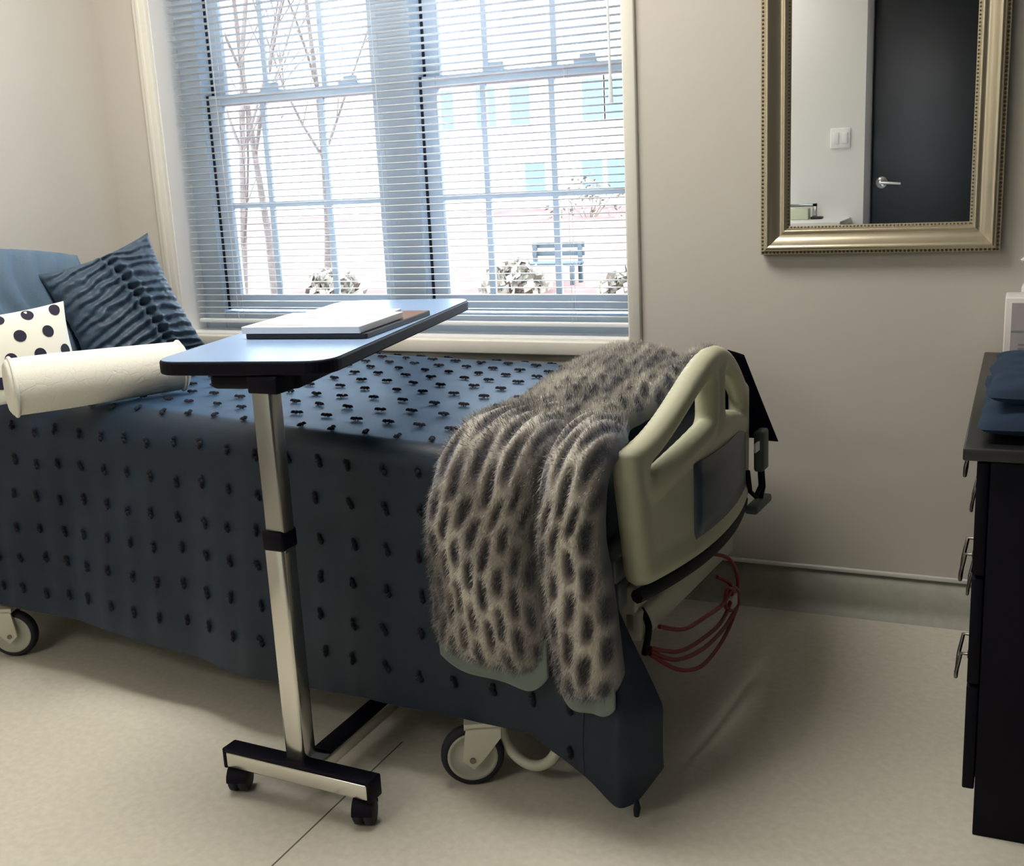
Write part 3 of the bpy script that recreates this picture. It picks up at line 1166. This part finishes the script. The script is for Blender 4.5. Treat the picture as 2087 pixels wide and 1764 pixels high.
# ------------------------------------------------------------------ pillows
def pillow_mesh(mb, c, ex, ey, ez, w, h, d, pinch=0.10, n=44, mi=0, disp=None, power=2.4, squircle=0.0):
    """ex across, ey up, ez out of the face; both faces"""
    for sg in (1, -1):
        P = np.zeros((n, n, 3))
        for i in range(n):
            for j in range(n):
                a, b_ = -1 + 2 * i / (n - 1), -1 + 2 * j / (n - 1)
                fx = a * (1 - pinch * (1 - b_ * b_) * abs(a) ** 3)
                fy = b_ * (1 - pinch * (1 - a * a) * abs(b_) ** 3)
                fx *= math.sqrt(1 - squircle * b_ * b_ / 2)
                fy *= math.sqrt(1 - squircle * a * a / 2)
                t_ = max(0.0, (1 - abs(a) ** power)) ** 0.55 * max(0.0, (1 - abs(b_) ** power)) ** 0.55
                hh = d * t_
                if disp:
                    hh += disp(a, b_, sg) * min(1, 4 * t_)
                q_ = c + ex * (w * fx) + ey * (h * fy) + ez * (sg * hh)
                q_.z = max(q_.z, 0.7045 + 0.002 * (sg < 0))
                P[i, j] = q_
        mb.grid(P, mi, True, flip=(sg < 0))
    return mb


def frame_from(face, roll=0.0, lean=0.0):
    """face: horizontal direction the front looks to; lean back by 'lean'; roll in the face plane"""
    f_ = Vector(face).normalized()
    ez = (f_ * math.cos(lean) + Vector((0, 0, 1)) * math.sin(lean)).normalized()
    ex0 = Vector((0, 0, 1)).cross(f_).normalized()
    ey0 = ez.cross(ex0).normalized()
    ex = ex0 * math.cos(roll) + ey0 * math.sin(roll)
    ey = -ex0 * math.sin(roll) + ey0 * math.cos(roll)
    return ex, ey, ez


# back sham
ex, ey, ez = frame_from((1, -0.15, 0), -0.10, 0.22)
k = MB()
pillow_mesh(k, Vector((-2.575, 2.262, 0.855)), ex, ey, ez, 0.285, 0.215, 0.058, 0.04, 50, 0,
            lambda a, b_, sg: 0.010 * math.sin(22 * (a + 0.15 * math.sin(3 * b_))) + 0.004 * fbm(a * 4, b_ * 2, 1.0, 1.0, 2), squircle=0.45)
o = k.build('pillow', M_sham)
props(o, 'blue-grey ribbed pillow leaning on the wall at the back of the bed head', 'pillow')
# ruched pillow standing on the window side
ex, ey, ez = frame_from((0.86, -0.5, 0), 0.28, 0.28)


def ruche(a, b_, sg):
    side = a - (0.22 - 0.16 * b_)
    wave = math.sin(40 * b_ + 9 * abs(side) + 2.5 * noise.noise(Vector((a * 3, b_ * 5, 1))))
    amp = 0.010 * (0.35 + 0.65 * math.exp(-abs(side) * 1.6))
    seam = -0.020 * math.exp(-(side / 0.05) ** 2) + 0.010 * math.exp(-((side - 0.11) / 0.05) ** 2) + 0.010 * math.exp(-((side + 0.11) / 0.05) ** 2)
    return amp * wave + seam + 0.004 * fbm(a * 9, b_ * 12, 2.0, 1.0, 2)


k = MB()
pillow_mesh(k, Vector((-2.405, 2.52, 0.852)), ex, ey, ez, 0.175, 0.185, 0.075, 0.10, 90, 0, ruche)
o = k.build('ruched_pillow', M_teal)
props(o, 'dark teal ruched pillow with a gathered seam beside the window', 'pillow')
# polka dot cushion
ex, ey, ez = frame_from((0.92, -0.42, 0), 0.05, 0.22)
cc = Vector((-2.27, 1.975, 0.80))
pw_, ph_, pd_ = 0.165, 0.125, 0.045
pk = empty('polka_dot_cushion', cc - Vector((0, 0, 0.12)), 'white cushion with navy polka dots and a navy edge behind the white bolster', 'cushion')
k = MB()
pillow_mesh(k, cc, ex, ey, ez, pw_, ph_, pd_, 0.07, 40)


def on_pillow(a, b_, lift):
    fx = a * (1 - 0.07 * (1 - b_ * b_) * abs(a) ** 3)
    fy = b_ * (1 - 0.07 * (1 - a * a) * abs(b_) ** 3)
    t_ = max(0.0, (1 - abs(a) ** 2.4)) ** 0.55 * max(0.0, (1 - abs(b_) ** 2.4)) ** 0.55
    return cc + ex * (pw_ * fx) + ey * (ph_ * fy) + ez * (pd_ * t_ + lift)


rad = 0.0155
row = 0
yy = -0.105
while yy < 0.12:
    xx = -0.155 + (0.036 if row % 2 else 0.0)
    while xx < 0.16:
        vs = [on_pillow(xx / pw_, yy / ph_, 0.0012)]
        for q in range(16):
            a = 2 * PI * q / 16
            aa, bb_ = (xx + rad * math.cos(a)) / pw_, (yy + rad * math.sin(a)) / ph_
            vs.append(on_pillow(max(-0.99, min(0.99, aa)), max(-0.99, min(0.99, bb_)), 0.0012))
        k.add(vs, [[0, 1 + q, 1 + (q + 1) % 16] for q in range(16)], 1, True)
        xx += 0.072
    yy += 0.053
    row += 1
k.build('cushion_body', [M_white_cloth, M_navydot], pk)
k = MB()
pts = [on_pillow(-0.60 - 0.03 * q, -0.99 + 1.98 * q, 0.002) for q in np.linspace(0, 1, 20)]
k.tube(pts, 0.004, 6)
k.build('cord_piping', M_navydot, pk)
k = MB()
P = np.array([[on_pillow(a, b_, 0.0025) for b_ in np.linspace(-0.98, 0.98, 20)] for a in np.linspace(-0.99, -0.62, 8)])
k.grid(P, 0, True)
k.build('navy_band', M_navy, pk)['label'] = 'navy side band'

# bolster
bo0, bo1 = Vector((-2.130, 1.830, 0.0)), Vector((-1.895, 2.170, 0.0))
ax = (bo1 - bo0).normalized()
zc = 0.766
ro, Lb = 0.067, (bo1 - bo0).length
bs = empty('bolster', Vector((*(bo0.lerp(bo1, 0.5)).xy, zc - ro)), 'white quilted bolster lying across the head of the bed', 'bolster')
prof = [(0.0001, 0.006), (0.03, 0.004), (ro - 0.012, 0.0), (ro - 0.002, 0.006), (ro, 0.02), (ro, Lb * 0.3), (ro - 0.003, Lb * 0.6), (ro - 0.007, Lb - 0.02),
        (ro - 0.009, Lb - 0.006), (ro - 0.017, Lb), (0.03, Lb - 0.004), (0.0001, Lb - 0.006)]
MB().lathe(prof, Vector((bo0.x, bo0.y, zc)), ax, 40).build('bolster_body', M_bolster, bs)
for h_ in (0.014, Lb - 0.012):
    pts = []
    ex_ = ax.cross(Vector((0, 0, 1))).normalized()
    for q in range(40):
        a = 2 * PI * q / 40
        pts.append(Vector((bo0.x, bo0.y, zc)) + ax * h_ + (ex_ * math.cos(a) + Vector((0, 0, 1)) * math.sin(a)) * (ro + 0.001 if h_ < 0.1 else ro - 0.007))
    MB().tube(pts, 0.0045, 8, closed=True).build('piping', M_white_cloth, bs)

# ------------------------------------------------------------------ mirror
MX0, MX1, MZ0, MZ1 = -0.613, -0.052, 0.957, 1.90
mr = empty('wall_mirror', ((MX0 + MX1) / 2, YB, MZ0), 'large wall mirror in a champagne gold beaded frame', 'mirror')
FWD = 0.070
prof = [(0.0, 0.0), (0.0, 0.022), (0.004, 0.026), (0.009, 0.029), (0.012, 0.035), (0.016, 0.038), (0.020, 0.037), (0.025, 0.031), (0.034, 0.022),
        (0.044, 0.0175), (0.050, 0.017), (0.053, 0.020), (0.057, 0.021), (0.060, 0.018), (0.062, 0.014), (0.070, 0.012), (0.070, 0.006)]
corners = [((MX0, MZ0), (1, 1)), ((MX1, MZ0), (-1, 1)), ((MX1, MZ1), (-1, -1)), ((MX0, MZ1), (1, -1))]
k = MB()
for i in range(4):
    (a, da), (b_, db) = corners[i], corners[(i + 1) % 4]
    P = np.array([[(cxy[0] + dd[0] * p_[0], YB - 0.001 - p_[1], cxy[1] + dd[1] * p_[0]) for p_ in prof] for cxy, dd in ((a, da), (b_, db))])
    k.grid(P, 0, True, flip=False)
for off, hgt, rad, stp in ((0.006, 0.0285, 0.0042, 0.0095), (0.066, 0.0135, 0.0036, 0.0085)):
    x0, x1, z0, z1 = MX0 + off, MX1 - off, MZ0 + off, MZ1 - off
    path = []
    for (ax0, az0, ax1, az1) in ((x0, z0, x1, z0), (x1, z0, x1, z1), (x0, z0, x0, z1), (x0, z1, x1, z1)):
        L_ = math.hypot(ax1 - ax0, az1 - az0)
        for q in range(int(L_ / stp) + 1):
            f_ = q * stp / L_
            path.append((ax0 + (ax1 - ax0) * f_, az0 + (az1 - az0) * f_))
    for (px, pz) in path:
        vs, fs = [], []
        for a in range(3):
            th_ = PI / 2 * a / 2.2
            for q in range(6):
                ph = 2 * PI * q / 6
                vs.append((px + rad * math.cos(th_) * math.cos(ph), YB - hgt + 0.002 - rad * math.sin(th_), pz + rad * math.cos(th_) * math.sin(ph)))
        for a in range(2):
            for q in range(6):
                fs.append([a * 6 + q, (a + 1) * 6 + q, (a + 1) * 6 + (q + 1) % 6, a * 6 + (q + 1) % 6])
        fs.append([12 + q for q in range(6)])
        k.add(vs, fs, 1, True)
k.build('frame', [M_gold, M_beadm], mr)
MB().box((MX0 + 0.066, YB - 0.008, MZ0 + 0.066), (MX1 - 0.066, YB - 0.004, MZ1 - 0.066)).build('mirror_glass', M_mirror, mr)
MB().box((MX0 + 0.001, YB - 0.02, MZ0 + 0.001), (MX1 - 0.001, YB - 0.0095, MZ0 + 0.003)).build('frame_back_edge', M_edge_dark, mr)

# ------------------------------------------------------------------ dresser
dr_ = empty('dresser', (0.2, 2.4, 0), 'tall dark espresso dresser standing in the corner by the window wall', 'dresser')
DY0, DY1 = 1.945, 2.885
k = MB()
k.box((-0.033, DY0, 0.0), (0.44, DY0 + 0.022, 0.692), 0.002)
k.box((-0.033, DY1 - 0.022, 0.0), (0.44, DY1, 0.692), 0.002)
k.box((0.42, DY0 + 0.022, 0.03), (0.44, DY1 - 0.022, 0.692))
k.box((-0.030, DY0 + 0.022, 0.08), (0.42, DY1 - 0.022, 0.10))
k.box((-0.022, DY0 + 0.022, 0.0), (-0.006, DY1 - 0.022, 0.08))
k.build('carcass', M_espresso, dr_)
MB().box((-0.076, DY0 - 0.012, 0.694), (0.45, DY1 + 0.012, 0.716), 0.003).build('dresser_top', M_espresso_top, dr_)
zs = [(0.088, 0.285), (0.29, 0.485), (0.49, 0.69)]
for z0, z1 in zs:
    do = MB().box((-0.054, DY0 + 0.002, z0), (-0.034, DY1 - 0.002, z1), 0.003).build('drawer', M_espresso, dr_)
    MB().box((-0.034, DY0 + 0.03, z0 + 0.01), (0.38, DY1 - 0.03, z1 - 0.02)).build('drawer_box', M_espresso, do)
    for yc in (2.19, 2.64):
        zc_ = z1 - 0.045
        h_ = MB()
        pts = [(-0.054, yc - 0.048, zc_ + 0.02), (-0.072, yc - 0.048, zc_ + 0.02), (-0.079, yc - 0.045, zc_ - 0.02), (-0.080, yc - 0.03, zc_ - 0.038),
               (-0.080, yc + 0.03, zc_ - 0.038), (-0.079, yc + 0.045, zc_ - 0.02), (-0.072, yc + 0.048, zc_ + 0.02), (-0.054, yc + 0.048, zc_ + 0.02)]
        h_.tube(pts, 0.0038, 8)
        for s_ in (-1, 1):
            h_.lathe([(0.0001, 0), (0.009, 0), (0.008, 0.006), (0.0001, 0.007)], (-0.054, yc + s_ * 0.048, zc_ + 0.02), (-1, 0, 0), 12)
        h_.build('pull', M_pull, do)


# folded cloth on the dresser
def cloth_stack(name, x0, x1, y0, y1, z0, hgt, m, seed):
    mb = MB()
    n = 36
    for li in range(2):
        zb = z0 + li * hgt / 2
        P = np.zeros((n, n, 3))
        Q = np.zeros((n, n, 3))
        sh = 0.035 * li
        for i in range(n):
            for j in range(n):
                a, b_ = -1 + 2 * i / (n - 1), -1 + 2 * j / (n - 1)
                e_ = (1 - abs(a) ** 6) ** 0.5 * (1 - abs(b_) ** 6) ** 0.5
                x = (x0 + x1) / 2 + (x1 - x0) / 2 * a * (1 - 0.06 * li) + 0.008 * fbm(b_ * 2, seed, li, 1.0, 2)
                y = (y0 + y1) / 2 + sh + (y1 - y0) / 2 * b_ * (1 - 0.10 * li) + 0.010 * fbm(a * 2, seed + 3, li, 1.0, 2)
                zz = hgt / 4 * e_ * (1 + 0.25 * fbm(a * 3, b_ * 3, seed, 1.0, 2))
                P[i, j] = (x, y, zb + hgt / 4 + zz)
                Q[i, j] = (x, y, zb + hgt / 4 - hgt / 4 * e_)
        mb.grid(P, 0, True)
        mb.grid(Q, 0, True, flip=True)
    return mb.build(name, m)


o = cloth_stack('folded_cloth', -0.055, 0.33, 1.97, 2.46, 0.7185, 0.085, M_tealcloth, 4.0)
props(o, 'folded dark blue cloth lying on top of the dresser', 'folded cloth')
# white carton standing on the dresser
bx = empty('carton', (0.06, 2.72, 0.716), 'white carton with a grey printed panel standing on the dresser', 'box')
CX0, CY0, CZ0 = -0.033, 2.70, 0.7165
MB().box((CX0, CY0, CZ0), (CX0 + 0.21, CY0 + 0.10, CZ0 + 0.155), 0.003).build('carton_body', mat('white_carton', (240, 236, 232), 0.5), bx)
k = MB()
k.box((CX0 + 0.014, CY0 - 0.0008, CZ0 + 0.082), (CX0 + 0.196, CY0 + 0.001, CZ0 + 0.143))
k.box((CX0 + 0.014, CY0 - 0.0008, CZ0 + 0.012), (CX0 + 0.196, CY0 + 0.001, CZ0 + 0.078))
k.build('printed_panel', mat('grey_lilac_print', (190, 184, 190), 0.5), bx)
k = MB()
k.box((CX0 + 0.014, CY0 - 0.0014, CZ0 + 0.078), (CX0 + 0.196, CY0 + 0.001, CZ0 + 0.082))
for q in range(4):
    k.box((CX0 + 0.03, CY0 - 0.0014, CZ0 + 0.022 + q * 0.009), (CX0 + 0.09 + 0.02 * (q % 3), CY0 + 0.001, CZ0 + 0.0255 + q * 0.009))
k.build('printed_lines', M_print2, bx)
# white bottle behind the carton
bt = empty('pump_bottle', (0.035, 2.845, 0.716), 'white bottle standing behind the carton on the dresser', 'bottle')
MB().lathe([(0.0001, 0.0), (0.034, 0.0), (0.037, 0.006), (0.037, 0.16), (0.03, 0.178), (0.014, 0.185), (0.014, 0.20), (0.0001, 0.20)], (0.035, 2.845, 0.7165), (0, 0, 1), 28
           ).build('bottle_body', M_paper, bt)
k = MB()
k.lathe([(0.0165, 0.188), (0.0165, 0.205), (0.006, 0.207), (0.006, 0.222), (0.014, 0.224), (0.014, 0.232), (0.0001, 0.233)], (0.035, 2.845, 0.7165), (0, 0, 1), 18)
k.tube([(0.035, 2.845, 0.945), (0.005, 2.835, 0.945), (-0.004, 2.832, 0.938)], 0.006, 8)
k.build('pump', M_paper, bt)

# ------------------------------------------------------------------ things at the foot of the bed
# navy towel hanging over the far corner of the footboard
tw = empty('hanging_towel', B(-0.02, 0.72, 0.53), 'navy cloth hanging over the far corner of the footboard', 'towel')
k = MB()
rows = []
for i in range(16):
    q = i / 15
    row = []
    for j in range(24):
        p = j / 23
        s_ = 0.062 - q * (0.02 + 0.075 * p) + 0.006 * math.sin(q * 9) * p
        t_ = 0.725 + q * (0.055 + 0.045 * p) + 0.004 * math.sin(q * 11 + 2) * p
        z_ = 0.765 - 0.022 * q - (0.205 + 0.012 * q) * p
        row.append(B(s_, t_, z_))
    rows.append(row)
k.grid(np.array(rows), 0, True)
o = k.build('towel_cloth', M_navy, tw)
sm = o.modifiers.new('thick', 'SOLIDIFY')
sm.thickness = 0.006
k = MB()
bbox(k, (float(fb_s(0.70)) - 0.05, 0.668, 0.535), (float(fb_s(0.70)) - 0.046, 0.70, 0.556))
k.build('care_tag', M_plate, tw)['label'] = 'small white tag'

# hand control hanging under the towel
hc = empty('hand_control', B(-0.02, 0.74, 0.40), 'grey hand control with a hook hanging below the navy cloth', 'bed remote')
sb = float(fb_s(0.74)) - 0.045
k = MB()
bbox(k, (sb - 0.02, 0.715, 0.475), (sb + 0.005, 0.765, 0.575), 0.008, seg=3)
k.build('handset', M_handset, hc)
k = MB()
k.tube([B(sb - 0.006, 0.735, 0.476), B(sb - 0.01, 0.73, 0.44), B(sb - 0.006, 0.70, 0.42), B(sb, 0.675, 0.44), B(sb + 0.004, 0.67, 0.49)], 0.006, 8)
k.tube([B(sb - 0.006, 0.752, 0.476), B(sb - 0.008, 0.756, 0.43), B(sb - 0.006, 0.74, 0.405)], 0.006, 8)
k.build('cord', M_blackpl, hc)
k = MB()
bbox(k, (sb - 0.02, 0.665, 0.385), (sb + 0.01, 0.79, 0.405), 0.006, seg=3)
k.build('hook_foot', M_handset, hc)


# red cable looped at the foot of the bed
def smooth_path(pts, n=10):
    out = []
    P = [Vector(p) for p in pts]
    for i in range(len(P) - 1):
        p0, p1, p2, p3 = P[max(i - 1, 0)], P[i], P[i + 1], P[min(i + 2, len(P) - 1)]
        for j in range(n):
            t_ = j / n
            out.append(0.5 * ((2 * p1) + (p2 - p0) * t_ + (2 * p0 - 5 * p1 + 4 * p2 - p3) * t_ * t_ + (-p0 + 3 * p1 - 3 * p2 + p3) * t_ ** 3))
    out.append(P[-1])
    return out


rc = empty('red_cable', B(0.0, 0.4, 0.2), 'red cable hanging in loops under the foot of the bed', 'cable')
loops = [
    [(0.02, 0.40, 0.375), (-0.01, 0.50, 0.335), (-0.015, 0.56, 0.27), (-0.01, 0.565, 0.215), (-0.012, 0.53, 0.20), (-0.01, 0.49, 0.222), (-0.01, 0.50, 0.26), (-0.012, 0.55, 0.235),
     (-0.014, 0.57, 0.205), (-0.01, 0.545, 0.175)],
    [(0.018, 0.16, 0.30), (0.0, 0.25, 0.262), (-0.005, 0.36, 0.245), (-0.01, 0.47, 0.235), (-0.012, 0.535, 0.25), (-0.014, 0.57, 0.225), (-0.01, 0.55, 0.20)],
    [(0.018, 0.11, 0.275), (0.0, 0.22, 0.225), (-0.008, 0.34, 0.205), (-0.012, 0.45, 0.20), (-0.012, 0.52, 0.225), (-0.008, 0.53, 0.26), (0.01, 0.49, 0.29)],
    [(0.018, 0.11, 0.268), (0.0, 0.20, 0.215), (-0.01, 0.33, 0.185), (-0.014, 0.46, 0.18), (-0.014, 0.56, 0.195)],
    [(0.018, 0.11, 0.262), (-0.005, 0.19, 0.20), (-0.014, 0.29, 0.16), (-0.016, 0.38, 0.152), (-0.016, 0.48, 0.165), (-0.014, 0.57, 0.20)],
]
for lp in loops:
    MB().tube(smooth_path([B(*p) for p in lp], 8), 0.0045, 8).build('cable_loop', M_red, rc)
k = MB()
k.tube(smooth_path([B(0.03, 0.11, 0.26), B(0.02, 0.11, 0.32), B(0.04, 0.12, 0.35)], 6), 0.007, 8)
k.build('cable_tie', M_blackpl, rc)
k = MB()
bbox(k, (-0.02, 0.515, 0.205), (0.0, 0.55, 0.235), 0.005, seg=2)
k.build('plug', M_greyplug, rc)

# ------------------------------------------------------------------ seen in the mirror
sw = empty('light_switch', (-1.063, YF, 1.287), 'white double light switch on the wall beside the dark door', 'light switch')
MB().box((-1.123, YF, 1.228), (-1.003, YF + 0.008, 1.348), 0.003).build('switch_plate', M_plate, sw)
for q in (-0.026, 0.026):
    MB().box((-1.063 + q - 0.017, YF + 0.008, 1.255), (-1.063 + q + 0.017, YF + 0.013, 1.321), 0.002).build('rocker', M_plate, sw)
vn = empty('vanity_counter', (-1.7, YF + 0.25, 0), 'white washbasin counter against the white wall seen in the mirror', 'counter')
MB().box((-2.4, YF + 0.002, 0.775), (-0.99, YF + 0.46, 0.81), 0.006).build('worktop', M_plate, vn)
MB().box((-2.38, YF + 0.004, 0.0), (-1.01, YF + 0.42, 0.775), 0.003).build('cabinet', M_wall_white, vn)
fc = empty('faucet', (-1.17, YF + 0.10, 0.81), 'low dark chrome faucet on the white counter seen in the mirror', 'faucet')
yq = YF + 0.12
MB().box((-1.215, yq - 0.03, 0.8105), (-1.145, yq + 0.03, 0.825), 0.003).build('faucet_base', M_edge_dark, fc)
MB().box((-1.205, yq - 0.012, 0.824), (-1.18, yq + 0.012, 0.905), 0.002).build('riser', M_chrome_d, fc)
MB().box((-1.345, yq - 0.012, 0.886), (-1.18, yq + 0.012, 0.906), 0.002).build('spout', M_chrome_d, fc)
sp = empty('soap_box', (-1.27, YF + 0.12, 0.81), 'pale box standing under the faucet seen in the mirror', 'box')
MB().box((-1.335, YF + 0.075, 0.8105), (-1.225, YF + 0.165, 0.878), 0.006).build('box_body', mat('pale_green_card', (206, 212, 186), 0.6), sp)

# ------------------------------------------------------------------ outdoors
g = MB()
NX, NY = 60, 60
P = np.zeros((NX, NY, 3))
for i in range(NX):
    for j in range(NY):
        y = YO + 0.2 + (j / (NY - 1)) ** 1.6 * 90
        x = -60 + 110 * i / (NX - 1)
        P[i, j] = (x, y, -0.55 + 0.25 * min(1, max(0, (y - 12) / 25)) + 0.05 * fbm(x * 0.3, y * 0.3, 0, 1.0, 3))
g.grid(P, 0, True)
structure(g.build('ground', M_ground))
bd = empty('neighbouring_building', (-20, 44, -0.3), 'white sided two storey building across the yard behind the window', 'building')
BZ = -0.35
k = MB()
k.box((-46, 40, BZ), (-4, 50, 6.2))
k.build('wall', M_siding, bd)
k = MB()
k.prism([(39.4, 0), (50.6, 0), (45, 2.2)], -46.6, -3.4, M=Matrix(((0, 0, 1, 0), (1, 0, 0, 0), (0, 1, 0, 6.2), (0, 0, 0, 1))))
k.build('roof', M_roof, bd)
for zz, hh, xs_ in ((0.25, 1.25, (-17.0, -14.7, -13.7)), (2.75, 1.6, (-21.6, -20.7, -18.9, -17.5, -14.6, -13.7))):
    for xc in xs_:
        fo_ = MB().box((xc - 0.48, 39.93, zz), (xc + 0.48, 40.0, zz + hh)).build('window', M_siding, bd)
        MB().box((xc - 0.40, 39.90, zz + 0.08), (xc + 0.40, 39.93, zz + hh - 0.08)).build('pane', M_winglass, fo_)


def branch(mb, p, d, r, L, depth):
    pts, rs = [p], [r]
    q = p.copy()
    d = d.normalized()
    n = 5
    for i in range(n):
        d = (d + Vector((random.uniform(-1, 1), random.uniform(-1, 1), random.uniform(-0.3, 0.6))) * 0.10).normalized()
        q = q + d * (L / n)
        pts.append(q.copy())
        rs.append(r * (1 - 0.6 * (i + 1) / n))
    mb.tube(pts, rs, 6 if depth < 2 else 4, cap=False)
    if depth < 3:
        for i in range(5 if depth == 0 else 4):
            a = random.uniform(0, 2 * PI)
            at_ = pts[random.randint(1, n)]
            nd = (d * 0.9 + Vector((math.cos(a), math.sin(a), 0.35)) * 0.55).normalized()
            branch(mb, at_, nd, r * 0.42, L * random.uniform(0.4, 0.6), depth + 1)


for i, (tx, ty, tr, tlab) in enumerate((
        (-8.0, 10.2, 0.045, 'bare slim tree outside, leftmost in the window'),
        (-9.3, 12.6, 0.055, 'bare slim tree outside, second from the left in the window'),
        (-10.3, 15.4, 0.060, 'bare slim tree outside, rightmost of the bare trees in the window'))):
    mb = MB()
    branch(mb, Vector((tx, ty, -0.55)), Vector((0.04 * (i - 1), 0.0, 1)), tr, 5.2, 0)
    props(mb.build('bare_tree', M_bark), tlab, 'tree', 'bare trees outside the window')


def bush(x, y, r, hh, lab):
    mb = MB()
    for _ in range(230):
        a, e_ = random.uniform(0, 2 * PI), random.uniform(0, PI / 2)
        q = random.uniform(0.5, 1.0)
        p = Vector((x + r * q * math.cos(a) * math.cos(e_), y + r * q * math.sin(a) * math.cos(e_), -0.5 + hh * q * math.sin(e_)))
        n = Vector((random.uniform(-1, 1), random.uniform(-1, 1), random.uniform(-1, 1))).normalized()
        t1 = n.cross(Vector((0.3, 0.5, 0.8))).normalized() * 0.06
        t2 = n.cross(t1).normalized() * 0.09
        mb.add([p - t1, p + t2, p + t1, p - t2], [[0, 1, 2, 3]])
    for _ in range(10):
        a = random.uniform(0, 2 * PI)
        mb.tube([(x, y, -0.6), (x + r * 0.6 * math.cos(a), y + r * 0.6 * math.sin(a), -0.5 + hh * 0.7)], [0.02, 0.008], 5)
    props(mb.build('bush', M_bush), lab, 'bush', 'bushes outside the window')


bush(-6.6, 14.6, 0.55, 0.45, 'low winter bush outside, left of the bench')
bush(-4.55, 13.6, 0.45, 0.45, 'low winter bush outside, right of the bench')
bush(-9.2, 13.8, 0.5, 0.4, 'low winter bush outside, at the foot of the bare trees')
bush(-12.3, 33.0, 1.6, 1.5, 'pale shrub in front of the far building')
# bench
bn = empty('garden_bench', (-6.4, 15.6, -0.5), 'dark wooden bench standing on the leafy ground outside', 'bench')
k = MB()
for q in range(3):
    k.box((-6.85, 15.45 + q * 0.13, -0.22), (-6.0, 15.56 + q * 0.13, -0.18), 0.005)
k.build('seat', M_bench, bn)
k = MB()
for q in range(2):
    k.box((-6.85, 15.84, -0.10 + q * 0.12), (-6.0, 15.87, -0.02 + q * 0.12), 0.005)
k.build('backrest', M_bench, bn)
for x in (-6.79, -6.06):
    for y in (15.47, 15.82):
        MB().box((x - 0.03, y - 0.03, -0.60), (x + 0.03, y + 0.03, -0.22 if y < 15.6 else 0.10), 0.004).build('leg', M_bench, bn)

# ------------------------------------------------------------------ world and view
wd = bpy.data.worlds.new('overcast_sky')
sc.world = wd
wd.use_nodes = True
bg = wd.node_tree.nodes['Background']
bg.inputs['Color'].default_value = (0.74, 0.88, 1.0, 1)
bg.inputs['Strength'].default_value = 15.0

sc.view_settings.view_transform = 'Standard'
sc.view_settings.look = 'None'
sc.view_settings.exposure = 0.0
sc.view_settings.gamma = 1.0
sc.view_settings.use_curve_mapping = False
try:
    sc.cycles.use_denoising = True
    sc.cycles.denoiser = 'OPENIMAGEDENOISE'
    sc.cycles.max_bounces = 8
    sc.cycles.diffuse_bounces = 5
    sc.cycles.glossy_bounces = 5
    sc.cycles.transparent_max_bounces = 16
    sc.cycles.caustics_reflective = False
    sc.cycles.caustics_refractive = False
    sc.cycles.sample_clamp_indirect = 8.0
except Exception as ex_:
    print('cycles options', ex_)
